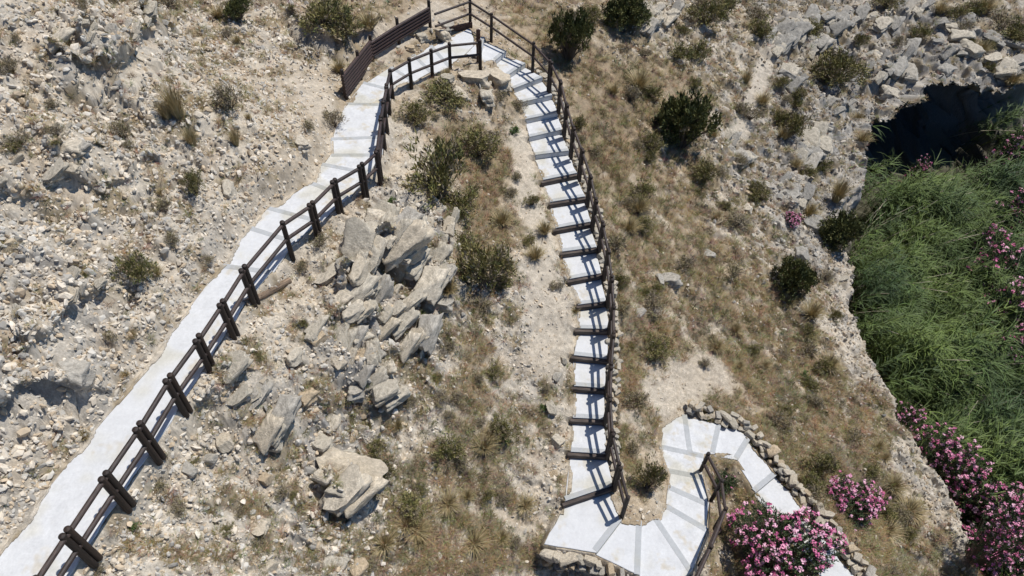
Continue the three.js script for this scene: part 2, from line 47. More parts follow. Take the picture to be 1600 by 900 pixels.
const SHRUBS = [["evergreen",6.47,-23.12,1.28,2.43],["evergreen",1.89,-25.46,0.91,2.16],["evergreen",10.66,-17.99,0.92,1.7],["evergreen",13.76,-21.53,1.08,1.62],["evergreen",4.22,-28.95,1.16,1.53],["evergreen",-9.4,-22.05,0.51,0.75],["evergreen",4.75,-29.21,0.73,0.84],["broom",-7.66,-12.81,0.34,0.65],["broom",-8.06,-10.06,0.44,0.69],["broom",-2.21,-16.0,1.07,1.82],["broom",-0.77,-13.53,0.88,1.56],["broom",-2.83,-7.67,0.33,0.9],["broom",3.86,-8.91,0.45,1.22],["broom",-1.47,-8.59,0.48,0.56],["broom",-0.1,-9.54,0.44,0.59],["broom",-6.68,-22.28,1.1,1.1],["broom",-5.93,-22.23,0.62,0.77],["broom",16.14,-32.21,1.3,1.62],["broom",12.44,-26.98,0.7,1.17],["broom",7.44,-21.98,0.66,0.89],["broom",4.52,-13.54,0.53,0.49],["broom",9.33,-10.26,0.5,0.77],["broom",-0.44,-7.9,0.27,0.32],["broom",3.45,-15.31,0.31,0.51],["broom",2.26,-21.65,0.33,0.47],["broom",8.66,-31.97,1.04,1.28],["broom",9.9,-33.52,0.76,0.95],["broom",13.25,-29.46,0.55,0.61],["broom",6.94,-28.39,0.56,0.62],["broom",-2.37,-20.28,0.86,0.68],["broom",-3.29,-19.03,0.62,0.62],["broom",-1.32,-18.61,0.75,0.84],["broom",-1.63,-15.9,0.7,0.77],["broom",-0.37,-13.63,0.37,0.56],["broom",17.73,-34.78,0.44,0.68],["broom",12.34,-17.54,0.34,0.49],["broom",-3.04,-8.27,0.27,0.33],["broom",-2.2,-7.07,0.45,0.36],["broom",0.52,-17.25,0.29,0.37],["broom",9.92,-22.76,0.42,0.48],["broom",7.97,-29.23,0.69,0.75],["cushion",-7.67,-15.86,0.51,0.77],["cushion",-11.63,-17.54,0.25,0.37],["cushion",-11.31,-21.34,0.45,0.51],["cushion",-11.59,-14.09,0.29,0.41],["cushion",-10.68,-13.56,0.22,0.26],["cushion",-9.39,-13.56,0.33,0.46],["cushion",-8.06,-11.95,0.27,0.39],["cushion",-7.75,-11.2,0.23,0.32],["cushion",-5.65,-18.03,0.43,0.55],["cushion",-6.05,-16.71,0.26,0.29],["cushion",-9.15,-13.18,0.23,0.27],["cushion",-2.9,-23.52,0.28,0.33],["cushion",4.74,-19.18,0.32,0.42],["cushion",4.09,-18.96,0.36,0.45],["cushion",1.0,-10.97,0.21,0.27],["cushion",-0.84,-10.67,0.24,0.31],["cushion",1.35,-14.23,0.27,0.31],["cushion",-2.42,-9.36,0.22,0.25],["cushion",8.47,-11.86,0.44,0.44],["cushion",8.62,-20.23,0.65,0.55],["cushion",6.03,-17.18,0.54,0.49],["cushion",4.63,-15.09,0.5,0.42],["cushion",6.27,-11.94,0.4,0.28],["cushion",3.08,-10.88,0.26,0.33],["cushion",3.55,-10.14,0.29,0.36],["cushion",-10.51,-11.9,0.28,0.33],["cushion",-9.94,-12.33,0.26,0.31],["cushion",-6.6,-8.16,0.27,0.29],["cushion",-6.62,-6.1,0.3,0.25],["cushion",-6.32,-5.7,0.25,0.22],["cushion",-4.76,-6.69,0.25,0.25],["cushion",-7.15,-11.28,0.21,0.24],["cushion",-2.92,-9.93,0.24,0.29],["cushion",-4.37,-14.95,0.28,0.32],["cushion",-4.84,-12.49,0.29,0.33],["cushion",-5.24,-11.87,0.22,0.25],["cushion",20.0,-35.13,0.48,0.55],["cushion",24.35,-37.34,0.57,0.57],["cushion",27.04,-38.62,0.95,0.8],["cushion",11.76,-34.1,0.71,0.78],["cushion",3.38,-7.86,0.33,0.4],["cushion",10.09,-12.87,0.42,0.47],["cushion",11.25,-11.96,0.42,0.42],["broom",15.3,-31.67,1.09,1.28],["broom",14.7,-34.35,0.73,0.86],["broom",21.81,-36.46,0.7,0.77],["broom",24.34,-38.6,0.8,0.8],["broom",27.55,-37.76,1.08,1.08],["broom",19.96,-37.99,0.85,0.92],["broom",11.85,-27.56,0.53,0.76],["broom",13.94,-25.9,0.47,0.58],["broom",11.52,-32.74,0.76,0.88],["broom",25.12,-34.92,0.55,0.62],["tussock",-8.56,-14.83,0.36,0.97],["tussock",-8.77,-14.69,0.22,0.72],["tussock",-7.28,-14.76,0.2,0.7],["tussock",-8.15,-14.26,0.24,0.55],["tussock",14.1,-24.03,0.62,1.13],["tussock",10.39,-29.06,0.38,0.65],["tussock",11.92,-26.53,0.4,0.58],["tussock",16.89,-30.25,0.38,0.51],["tussock",16.71,-28.64,0.44,0.56],["tussock",12.57,-22.91,0.55,0.66],["tussock",23.39,-38.63,0.51,0.65],["tussock",25.1,-36.07,0.56,0.77],["tussock",26.19,-34.09,0.76,0.82],["tussock",0.95,-16.2,0.32,0.45],["tussock",0.65,-15.12,0.35,0.43],["tussock",1.93,-13.71,0.15,0.19],["tussock",-8.67,-9.58,0.12,0.19],["tussock",-9.15,-8.15,0.12,0.17],["tussock",-6.0,-20.79,0.34,0.42],["tussock",-2.67,-8.9,0.22,0.31],["tussock",-2.02,-6.71,0.36,0.33],["tussock",-2.67,-6.27,0.35,0.35],["tussock",-1.35,-7.46,0.4,0.31],["tussock",-0.7,-6.83,0.44,0.34],["tussock",0.55,-8.01,0.33,0.26],["tussock",15.51,-12.82,0.45,0.45],["tussock",12.69,-9.9,0.52,0.44],["tussock",11.54,-9.06,0.5,0.39],["herb",-3.5,-14.87,0.16,0.18],["herb",-6.75,-5.13,0.15,0.16],["herb",-8.18,-5.41,0.1,0.11],["herb",-0.09,-20.26,0.24,0.27],["herb",-0.01,-9.44,0.2,0.27],["herb",-6.45,-13.1,0.16,0.15],["herb",1.01,-10.49,0.14,0.18],["herb",10.1,-14.08,0.26,0.31],["herb",-6.22,-13.76,0.12,0.13],["herb",-6.9,-8.92,0.08,0.11],["cushion",-8.58,-19.48,0.16,0.17],["cushion",9.93,-10.89,0.39,0.43],["cushion",-0.04,-21.59,0.38,0.42],["cushion",3.3,-16.66,0.48,0.52],["cushion",-3.24,-5.5,0.13,0.14],["broom",5.0,-21.8,0.37,0.41],["cushion",1.78,-7.77,0.16,0.17],["cushion",9.6,-15.05,0.29,0.32],["tussock",26.44,-39.7,0.81,0.89],["tussock",-1.9,-6.48,0.22,0.24],["cushion",-2.51,-6.1,0.16,0.18],["cushion",-2.74,-19.32,0.19,0.21],["broom",7.5,-27.11,0.39,0.43],["cushion",-0.96,-19.5,0.36,0.39],["tussock",-7.25,-15.79,0.15,0.16],["cushion",12.06,-9.59,0.4,0.44],["broom",10.93,-14.78,0.45,0.5],["broom",7.41,-30.49,0.39,0.42],["cushion",7.42,-8.38,0.44,0.48],["cushion",-0.09,-8.03,0.26,0.28],["tussock",10.28,-17.57,0.38,0.42],["broom",12.86,-24.84,0.49,0.54],["tussock",12.31,-12.01,0.28,0.31],["broom",10.35,-34.86,0.4,0.44],["cushion",8.02,-17.62,0.54,0.59],["cushion",10.58,-15.41,0.5,0.55],["cushion",2.52,-18.19,0.35,0.39],["cushion",8.26,-22.61,0.36,0.39],["cushion",-2.27,-7.98,0.16,0.18],["tussock",4.82,-25.29,0.65,0.72],["broom",6.23,-11.67,0.25,0.27],["broom",11.57,-10.91,0.36,0.39],["tussock",10.39,-9.28,0.38,0.42],["tussock",6.82,-14.33,0.33,0.37],["tussock",4.26,-29.57,0.61,0.67],["cushion",9.93,-12.97,0.22,0.25],["broom",12.36,-9.07,0.32,0.35],["cushion",4.48,-22.08,0.35,0.38],["tussock",-4.43,-6.1,0.11,0.12],["cushion",2.06,-11.5,0.42,0.46],["cushion",12.49,-28.92,0.32,0.35],["cushion",-2.83,-5.69,0.24,0.27],["broom",4.51,-19.67,0.57,0.63],["tussock",-10.07,-22.0,0.31,0.34],["broom",3.71,-13.34,0.21,0.23],["cushion",-1.44,-8.47,0.21,0.23],["broom",5.31,-25.1,0.48,0.53],["broom",-2.98,-7.18,0.12,0.14],["cushion",3.37,-14.21,0.35,0.38],["cushion",13.44,-8.18,0.29,0.31],["broom",0.51,-15.66,0.28,0.31],["broom",4.4,-15.47,0.24,0.26],["tussock",-2.54,-21.66,0.23,0.26],["tussock",-7.82,-8.07,0.11,0.13],["cushion",10.14,-16.94,0.26,0.28],["broom",-0.4,-11.1,0.33,0.36],["cushion",6.81,-8.0,0.27,0.3],["tussock",12.37,-11.59,0.27,0.3],["cushion",-7.02,-4.32,0.18,0.2],["tussock",9.86,-24.02,0.22,0.24],["broom",8.66,-34.09,0.42,0.46],["tussock",-0.02,-7.13,0.26,0.29],["broom",-10.49,-11.78,0.2,0.22],["broom",7.77,-8.97,0.43,0.47],["tussock",-2.26,-6.75,0.35,0.38],["cushion",2.34,-12.26,0.29,0.31],["broom",6.96,-23.95,0.61,0.67],["cushion",-0.67,-9.58,0.26,0.29],["broom",10.06,-22.4,0.58,0.64],["broom",-5.5,-9.1,0.13,0.14],["tussock",7.58,-13.82,0.24,0.26],["cushion",4.37,-24.48,0.57,0.62],["cushion",-10.02,-22.6,0.28,0.31],["tussock",-0.41,-16.17,0.4,0.44],["tussock",12.38,-10.65,0.43,0.47],["tussock",-0.92,-7.78,0.25,0.28],["cushion",2.21,-20.89,0.24,0.26],["broom",-9.77,-11.94,0.12,0.13],["cushion",2.85,-20.67,0.38,0.42],["tussock",3.71,-24.5,0.39,0.43],["tussock",-6.43,-23.76,0.39,0.43],["cushion",0.83,-23.88,0.3,0.33],["cushion",12.6,-19.63,0.36,0.4],["broom",3.22,-12.9,0.25,0.28],["broom",4.47,-18.15,0.46,0.5],["broom",8.87,-12.32,0.32,0.35],["tussock",11.15,-17.06,0.56,0.62],["broom",5.11,-22.34,0.6,0.66],["cushion",-11.18,-21.45,0.23,0.25],["tussock",10.84,-17.85,0.22,0.24],["tussock",-1.66,-12.69,0.37,0.4],["broom",11.57,-9.63,0.46,0.51],["cushion",-4.91,-5.62,0.16,0.18],["broom",24.47,-36.6,0.45,0.5],["cushion",-1.56,-11.26,0.34,0.38],["broom",-2.04,-7.58,0.23,0.25],["broom",-11.64,-19.77,0.19,0.2],["broom",10.24,-9.88,0.29,0.31],["cushion",-1.47,-9.47,0.21,0.23],["tussock",27.66,-37.58,0.46,0.51],["broom",7.14,-21.2,0.31,0.34],["cushion",1.72,-9.43,0.21,0.24],["broom",2.06,-14.05,0.31,0.35],["broom",-4.55,-6.66,0.14,0.15],["broom",-2.07,-20.33,0.3,0.33],["cushion",15.81,-34.37,0.44,0.48],["cushion",-5.06,-7.72,0.21,0.23],["broom",25.68,-36.55,0.52,0.57],["cushion",-5.37,-6.01,0.18,0.2],["broom",2.6,-10.81,0.41,0.45],["cushion",27.69,-37.96,0.46,0.51],["tussock",-0.57,-9.09,0.38,0.42],["tussock",7.72,-15.35,0.34,0.37],["cushion",10.82,-9.66,0.44,0.48],["cushion",9.82,-26.98,0.4,0.44],["tussock",8.63,-14.16,0.23,0.26],["tussock",7.28,-9.99,0.38,0.42],["broom",1.01,-18.07,0.2,0.22],["tussock",-9.01,-20.48,0.2,0.22],["tussock",-11.57,-14.09,0.12,0.13],["cushion",10.2,-26.74,0.64,0.7],["broom",1.98,-15.26,0.5,0.54],["cushion",6.32,-13.61,0.28,0.31],["cushion",-0.67,-21.37,0.33,0.36],["broom",12.24,-29.52,0.43,0.47],["cushion",-1.34,-9.98,0.27,0.29],["cushion",7.48,-7.86,0.29,0.31],["cushion",10.67,-7.48,0.31,0.34],["tussock",8.93,-7.45,0.31,0.34],["broom",8.19,-21.09,0.34,0.37],["cushion",8.87,-9.25,0.42,0.46],["broom",11.33,-14.93,0.34,0.37],["cushion",-11.88,-19.71,0.33,0.36],["tussock",8.06,-24.42,0.38,0.42],["broom",-0.4,-14.53,0.3,0.33],["cushion",9.27,-23.7,0.44,0.49],["broom",2.76,-9.78,0.43,0.48],["broom",10.12,-13.75,0.36,0.39],["tussock",-0.41,-9.41,0.24,0.27],["cushion",0.41,-7.13,0.26,0.29],["tussock",-5.19,-23.2,0.53,0.58],["tussock",22.87,-27.83,0.32,0.36],["broom",-4.88,-10.22,0.2,0.22],["cushion",2.41,-9.09,0.25,0.28],["cushion",8.76,-33.56,0.4,0.44],["cushion",2.26,-15.2,0.27,0.3],["tussock",3.93,-17.8,0.41,0.45],["tussock",-7.83,-10.34,0.22,0.24],["cushion",-0.03,-18.14,0.25,0.28],["broom",2.86,-28.26,0.55,0.6],["tussock",4.27,-30.21,0.45,0.5],["tussock",2.79,-12.94,0.48,0.53],["tussock",11.11,-28.14,0.48,0.53],["cushion",25.97,-30.45,0.29,0.32],["cushion",-9.35,-20.71,0.26,0.29],["tussock",-8.13,-6.71,0.15,0.16],["cushion",-2.23,-11.8,0.18,0.19],["tussock",12.26,-25.1,0.34,0.37],["cushion",5.25,-27.5,0.33,0.37],["broom",3.11,-10.06,0.28,0.31],["cushion",-11.72,-14.91,0.14,0.16],["broom",1.9,-10.24,0.26,0.29],["broom",8.88,-9.72,0.41,0.45],["broom",-6.26,-6.67,0.16,0.18],["cushion",2.5,-9.74,0.3,0.33],["broom",8.07,-8.99,0.44,0.48],["broom",8.23,-14.55,0.36,0.4],["broom",13.24,-21.07,0.28,0.31],["tussock",-7.87,-8.81,0.17,0.19],["broom",-1.85,-10.42,0.19,0.21],["broom",7.42,-7.89,0.34,0.38],["cushion",-1.07,-8.57,0.32,0.35],["cushion",-0.08,-17.39,0.32,0.36],["cushion",-0.83,-12.83,0.39,0.43],["broom",7.58,-10.44,0.24,0.26],["broom",-4.72,-7.24,0.11,0.12],["tussock",11.27,-14.9,0.46,0.5],["tussock",7.74,-20.25,0.34,0.37],["broom",10.87,-16.22,0.34,0.38],["broom",1.73,-20.9,0.3,0.33],["cushion",1.6,-15.61,0.27,0.29],["tussock",22.78,-28.19,0.29,0.32],["broom",13.09,-29.03,0.47,0.51],["broom",4.74,-15.73,0.29,0.32],["cushion",-1.7,-9.92,0.28,0.3],["broom",8.91,-8.0,0.43,0.48],["tussock",10.49,-17.68,0.27,0.3],["tussock",-8.32,-12.48,0.13,0.14],["tussock",4.4,-18.96,0.49,0.53],["cushion",3.74,-11.56,0.48,0.52],["cushion",12.21,-9.69,0.39,0.43],["broom",-5.46,-5.64,0.17,0.19],["cushion",6.95,-15.78,0.3,0.33],["broom",7.95,-29.5,0.25,0.28],["cushion",-2.37,-9.53,0.2,0.22],["tussock",-8.51,-11.23,0.11,0.12],["broom",25.84,-39.41,0.66,0.72],["cushion",-8.14,-8.56,0.2,0.22],["cushion",-0.6,-6.25,0.18,0.2],["broom",-1.53,-14.67,0.44,0.48]];
const OLEANDER = [[7.57,-7.62,1.44,2.69],[10.18,-9.37,0.83,1.7],[11.41,-21.7,0.4,0.85],[6.34,-9.62,0.41,0.67],[14.48,-13.58,0.6,3.2],[14.96,-12.87,0.72,3.2],[15.43,-12.15,0.8,3.2],[15.91,-11.34,0.87,3.2],[16.5,-10.79,0.9,3.2],[17.01,-10.26,0.84,3.2],[15.64,-9.05,0.93,3.2],[14.73,-8.81,0.69,3.2],[16.43,-8.77,0.81,3.2],[21.35,-21.96,1.3,3.2],[21.05,-19.72,1.07,3.2],[23.87,-25.66,0.85,3.2],[21.53,-23.37,0.75,3.2],[19.87,-17.49,0.66,3.2],[20.51,-28.99,0.52,3.2],[26.18,-30.78,0.87,3.2]];
const BOULDERS = [[-3.62,-13.64,0.34],[-7.22,-13.44,0.27],[-5.97,-15.77,0.27],[-5.89,-7.29,0.21],[-6.09,-6.86,0.18],[-6.27,-6.48,0.19],[-8.29,-7.56,0.3],[-0.86,-22.32,0.55],[-1.61,-21.63,0.49],[-1.14,-21.2,0.4],[-2.09,-20.68,0.35],[-2.46,-21.31,0.26],[-4.01,-24.27,0.33],[-3.64,-23.99,0.28],[-2.99,-24.6,0.38],[-2.81,-25.23,0.34],[-4.01,-23.23,0.28],[-3.25,-23.58,0.33],[-3.65,-23.02,0.23],[9.26,-21.48,0.26],[9.51,-22.46,0.18],[8.87,-22.25,0.18],[12.85,-19.87,0.18],[13.29,-20.26,0.18],[13.46,-19.88,0.21],[5.33,-16.36,0.35],[4.96,-16.2,0.26],[4.13,-14.62,0.21],[7.09,-18.41,0.28],[7.76,-17.68,0.28],[7.76,-20.13,0.22],[-4.33,-13.12,0.17],[-4.63,-12.58,0.15],[-4.93,-12.56,0.13],[-5.59,-11.49,0.12],[-6.71,-12.7,0.14],[-6.24,-8.4,0.11],[-5.44,-8.27,0.18],[-5.29,-8.52,0.13],[-4.81,-8.34,0.2],[-4.57,-8.76,0.23],[-5.0,-7.49,0.19],[-5.14,-6.88,0.2],[-4.22,-7.98,0.26],[-4.03,-8.49,0.24],[-3.67,-7.77,0.26],[-3.96,-7.09,0.2],[-4.69,-5.2,0.21],[-3.61,-5.56,0.3],[-3.12,-5.63,0.25],[-5.0,-5.82,0.24],[-3.17,-13.61,0.24],[-2.96,-14.67,0.23],[-1.81,-13.52,0.21],[-1.89,-12.34,0.24],[-2.59,-11.1,0.26],[-3.62,-10.32,0.28],[-3.43,-9.94,0.25],[-3.58,-9.3,0.28],[-3.05,-9.73,0.22],[-4.02,-9.6,0.27],[-4.47,-9.97,0.21],[-4.9,-9.42,0.23],[12.56,-22.21,0.59],[11.55,-20.28,0.36],[12.69,-30.34,0.43],[13.5,-31.82,0.38],[18.76,-34.42,0.54],[20.39,-33.56,0.6],[22.71,-34.35,0.55],[24.19,-35.6,0.63],[25.41,-35.22,0.49],[19.08,-32.2,0.53],[14.72,-28.7,0.37],[13.5,-26.24,0.35],[10.17,-24.25,0.22],[10.65,-23.45,0.27],[11.02,-22.93,0.22],[1.54,-12.04,0.16],[1.37,-9.69,0.21],[1.18,-10.51,0.21],[1.29,-8.87,0.17],[-6.59,-7.01,0.1],[1.36,-11.43,0.18]];
const PLACES = [[-7.94,-6.13,"beside the straight stretch of the upper path"],[-8.74,-6.85,"around the big undercut ledge of the bank"],[-7.69,-10.08,"on the bank above the middle of the upper path"],[-9.51,-9.6,"on the broken rubble face of the bank"],[-10.47,-14.77,"by the undercut hollow high on the bank"],[-10.38,-12.0,"on the crumbly bank below the undercut hollow"],[-8.46,-14.99,"among the tall straw tussocks of the bank"],[-10.88,-20.08,"along the stony crest of the bank"],[-7.18,-16.19,"on the loose bank beside the steps of the upper path"],[-8.35,-21.46,"on the pale crumbling shoulder near the barrier"],[-6.41,-22.01,"by the eroded bank behind the barrier"],[-3.13,-26.05,"on the dirt shortcut behind the barrier"],[-1.58,-21.23,"on the rocks inside the upper bend"],[-2.17,-17.8,"in the brushy hollow inside the upper bend"],[-0.61,-19.35,"on the bare earth strip inside the upper flight"],[-4.46,-13.48,"just below the fence of the stepped upper path"],[-3.23,-12.61,"around the tall jutting rock ledges"],[-3.66,-10.06,"on the blocky rock rib below the ledges"],[-1.94,-13.05,"on the second rock ledge nearer the stairway"],[-0.74,-13.66,"around the olive bush beside the second ledge"],[-5.41,-9.47,"around the half buried log"],[-4.58,-7.94,"on the pale rock rib of the middle slope"],[-6.09,-5.79,"just outside the fence of the upper path"],[-4.84,-5.87,"on the stony foot of the middle slope"],[-3.26,-6.77,"on the blocks at the foot of the rock rib"],[-1.59,-10.68,"on the scrubby slope beside the middle flight"],[-1.45,-8.78,"on the scrubby slope beside the lower flight"],[-2.13,-6.41,"on the dry grass slope above the landing wall"],[0.4,-7.42,"beside the landing at the foot of the stairs"],[0.88,-13.07,"on the pale marl strip beside the stairway"],[1.01,-10.32,"on the rock face beside the lower flight"],[1.95,-26.38,"by the evergreen shrub outside the upper bend"],[0.09,-27.92,"on the earthy slope above the upper bend"],[4.02,-29.42,"by the evergreen pair above the upper bend"],[3.63,-21.9,"just outside the fence of the upper flight"],[6.48,-23.82,"by the big evergreen shrub of the slope"],[4.95,-26.11,"between the evergreen shrubs of the slope"],[4.68,-18.54,"on the grassy slope outside the middle flight"],[7.02,-18.83,"on the open grassy slope above the rim"],[4.09,-13.94,"outside the fence of the lower flight"],[7.05,-15.51,"on the grassy slope above the dirt patch"],[5.77,-12.78,"around the bare dirt patch above the lower bend"],[3.74,-9.33,"on the island between stairway and lower bend"],[10.99,-19.12,"by the evergreen shrub at the rim"],[10.26,-15.08,"on the straw coloured slope above the rim"],[8.84,-11.97,"above the curved stone edging"],[10.63,-13.03,"on the brown slope above the lone oleander"],[10.85,-10.75,"around the lone oleander"],[12.19,-9.81,"on the grassy spur above the oleander thicket"],[9.96,-7.75,"at the foot of the grassy spur"],[10.8,-28.43,"along the pale trail"],[9.82,-24.06,"at the lower end of the pale trail"],[8.94,-31.65,"on the scrubby ground above the trail"],[14.58,-31.73,"on the grey rock between trail and hollow"],[13.28,-26.86,"on the broken rock beside the hollow"],[14.72,-24.24,"on the rocky corner of the rim"],[19.65,-33.43,"on the rock shelf above the dark hollow"],[18.49,-36.58,"on the rocky rise behind the shelf"],[24.19,-35.6,"at the far end of the rock shelf"],[27.2,-39.14,"on the scrubby ground beyond the rock shelf"],[13.37,-18.91,"on the rim above the reeds"]];
const LOG = [[-6.03,3.2,-10.21],[-5.39,3.35,-11.38]];
// ---------------------------------------------------------------- random numbers and noise
function rng(seed) { let s = seed >>> 0; return () => { s = (s + 0x6D2B79F5) >>> 0; let t = s; t = Math.imul(t ^ (t >>> 15), t | 1); t ^= t + Math.imul(t ^ (t >>> 7), t | 61); return ((t ^ (t >>> 14)) >>> 0) / 4294967296; }; }
function hash(i, j, k = 0) { let h = Math.imul(i, 374761393) + Math.imul(j, 668265263) + Math.imul(k, 2147483647 ^ 1274126177) | 0; h = Math.imul(h ^ (h >>> 13), 1274126177); h ^= h >>> 16; return (h >>> 0) / 4294967296; }
const PERM = (() => { const r = rng(77), p = new Uint8Array(512); const a = [...Array(256).keys()]; for (let i = 255; i > 0; i--) { const j = Math.floor(r() * (i + 1)); [a[i], a[j]] = [a[j], a[i]]; } for (let i = 0; i < 512; i++) p[i] = a[i & 255]; return p; })();
const GX = new Float32Array(256), GY = new Float32Array(256);
for (let i = 0; i < 256; i++) { GX[i] = Math.cos(i / 256 * Math.PI * 2); GY[i] = Math.sin(i / 256 * Math.PI * 2); }
function noise(x, y) {
  const xi = Math.floor(x), yi = Math.floor(y), fx = x - xi, fy = y - yi, X = xi & 255, Y = yi & 255;
  const u = fx * fx * fx * (fx * (fx * 6 - 15) + 10), v = fy * fy * fy * (fy * (fy * 6 - 15) + 10);
  const a = PERM[PERM[X] + Y], b = PERM[PERM[X + 1] + Y], c = PERM[PERM[X] + Y + 1], d = PERM[PERM[X + 1] + Y + 1];
  const n0 = GX[a] * fx + GY[a] * fy, n1 = GX[b] * (fx - 1) + GY[b] * fy, n2 = GX[c] * fx + GY[c] * (fy - 1), n3 = GX[d] * (fx - 1) + GY[d] * (fy - 1);
  return 1.5 * (n0 + u * (n1 - n0) + v * (n2 - n0 + u * (n0 - n1 - n2 + n3)));
}
function fbm(x, y, o = 4) { let s = 0, a = 0.5; for (let i = 0; i < o; i++) { s += a * noise(x, y); x = x * 2.03 + 17.1; y = y * 2.03 - 9.7; a *= 0.5; } return s; }
function noise3(x, y, z) {
  const xi = Math.floor(x), yi = Math.floor(y), zi = Math.floor(z); let fx = x - xi, fy = y - yi, fz = z - zi; fx = fx * fx * (3 - 2 * fx); fy = fy * fy * (3 - 2 * fy); fz = fz * fz * (3 - 2 * fz); const X = xi & 255, Y = yi & 255, Z = zi & 255;
  const A = PERM[X] + Y, B = PERM[(X + 1) & 255] + Y, h = (a, d) => PERM[PERM[a & 511] + ((Z + d) & 255)];
  const a0 = h(A, 0), b0 = h(B, 0), c0 = h(A + 1, 0), d0 = h(B + 1, 0), a1 = h(A, 1), b1 = h(B, 1), c1 = h(A + 1, 1), d1 = h(B + 1, 1);
  const e = (a0 * (1 - fx) + b0 * fx) * (1 - fy) + (c0 * (1 - fx) + d0 * fx) * fy, f = (a1 * (1 - fx) + b1 * fx) * (1 - fy) + (c1 * (1 - fx) + d1 * fx) * fy;
  return (e * (1 - fz) + f * fz) / 127.5 - 1;
}
function fbm3(x, y, z, o) { let s = 0, a = 0.5; for (let i = 0; i < o; i++) { s += a * noise3(x, y, z); x = x * 2.03 + 7.1; y = y * 2.03 + 3.3; z = z * 2.03 - 9.7; a *= 0.5; } return s; }
const cell = { f1: 0, f2: 0, id: 0, dx: 0, dy: 0 };
function worley(x, y, k) {
  const xi = Math.floor(x), yi = Math.floor(y); let f1 = 9, f2 = 9;
  for (let j = -1; j <= 1; j++) for (let i = -1; i <= 1; i++) {
    const cx = xi + i, cy = yi + j, dx = x - cx - hash(cx, cy, k), dy = y - cy - hash(cx, cy, k + 1), d = dx * dx + dy * dy;
    if (d < f1) { f2 = f1; f1 = d; cell.dx = dx; cell.dy = dy; cell.id = hash(cx, cy, k + 2); cell.ia = cx; cell.ib = cy; } else if (d < f2) f2 = d;
  }
  cell.f1 = Math.sqrt(f1); cell.f2 = Math.sqrt(f2); return cell;
}
const smooth = (a, b, x) => { const t = Math.min(1, Math.max(0, (x - a) / (b - a))); return t * t * (3 - 2 * t); };
const mix = (a, b, t) => a + (b - a) * t;
const clamp = (x, a, b) => Math.min(b, Math.max(a, x));

// ---------------------------------------------------------------- the lie of the land
// large form: a thin plate through the survey points, tabulated on a 0.25 m grid
function thinPlate(P, lam) {
  const n = P.length, m = n + 3, A = Array.from({ length: m }, () => new Float64Array(m + 1));
  const k = (r2) => 0.5 * r2 * Math.log(r2 + 1e-9);
  for (let i = 0; i < n; i++) { for (let j = 0; j < n; j++) A[i][j] = i === j ? lam : k((P[i][0] - P[j][0]) ** 2 + (P[i][1] - P[j][1]) ** 2); A[i][n] = A[n][i] = 1; A[i][n + 1] = A[n + 1][i] = P[i][0]; A[i][n + 2] = A[n + 2][i] = P[i][1]; A[i][m] = P[i][2]; }
  for (let c = 0; c < m; c++) { let p = c; for (let r = c + 1; r < m; r++) if (Math.abs(A[r][c]) > Math.abs(A[p][c])) p = r; [A[c], A[p]] = [A[p], A[c]]; for (let r = c + 1; r < m; r++) { const f = A[r][c] / A[c][c]; if (f) for (let q = c; q <= m; q++) A[r][q] -= f * A[c][q]; } }
  const w = new Float64Array(m); for (let r = m - 1; r >= 0; r--) { let s = A[r][m]; for (let q = r + 1; q < m; q++) s -= A[r][q] * w[q]; w[r] = s / A[r][r]; }
  return (x, z) => { let s = w[n] + w[n + 1] * x + w[n + 2] * z; for (let i = 0; i < n; i++) s += w[i] * k((P[i][0] - x) ** 2 + (P[i][1] - z) ** 2); return s; };
}
const GRID = { x0: -24, z0: -56, s: 0.25, nx: 281, nz: 249 };
function table(f) {
  const { x0, z0, s, nx, nz } = GRID, a = new Float32Array(nx * nz);
  for (let j = 0; j < nz; j++) for (let i = 0; i < nx; i++) a[j * nx + i] = f(x0 + i * s, z0 + j * s);
  return (x, z) => {
    const u = clamp((x - x0) / s, 0, nx - 1.001), v = clamp((z - z0) / s, 0, nz - 1.001), i = Math.floor(u), j = Math.floor(v), fu = u - i, fv = v - j, o = j * nx + i;
    return (a[o] * (1 - fu) + a[o + 1] * fu) * (1 - fv) + (a[o + nx] * (1 - fu) + a[o + nx + 1] * fu) * fv;
  };
}
const plate = thinPlate(SURVEY, 0.02);
const landform = table((x, z) => clamp(plate(clamp(x, -17, 33), clamp(z, -46, 2)), -6.5, 12) + 0.35 * (Math.max(0, -17 - x) - Math.max(0, x - 33)) + 0.15 * Math.max(0, -46 - z));
// what the ground is like: plant cover, rockiness, pale to brown
function attribute(k) {
  return table((x, z) => { let s = 0, w = 1e-9; for (const p of ATTR) { const d2 = (p[0] - x) ** 2 + (p[1] - z) ** 2, q = Math.exp(-d2 / 1.1) + 1e-4 / (1 + d2 * d2); s += q * p[k]; w += q; } return s / w / 9; });
}
const vegOf = attribute(2), rockOf = attribute(3), toneOf = attribute(4);
const segDist = (x, z, a, b) => { const dx = b[0] - a[0], dz = b[1] - a[1], L2 = dx * dx + dz * dz + 1e-9, t = ((x - a[0]) * dx + (z - a[1]) * dz) / L2, c = clamp(t, 0, 1); return [Math.hypot(x - a[0] - dx * c, z - a[1] - dz * c), t, Math.sqrt(L2), ((x - a[0]) * -dz + (z - a[1]) * dx) / Math.sqrt(L2)]; };
function bareness(x, z) { let b = 0; for (const [pl, w] of BARE) for (let i = 0; i + 1 < pl.length; i++) { const d = segDist(x, z, pl[i], pl[i + 1])[0]; if (d < w * 1.6) b = Math.max(b, 1 - smooth(w * 0.6, w * 1.6, d + 0.25 * w * noise(x * 3, z * 3))); } return b; }

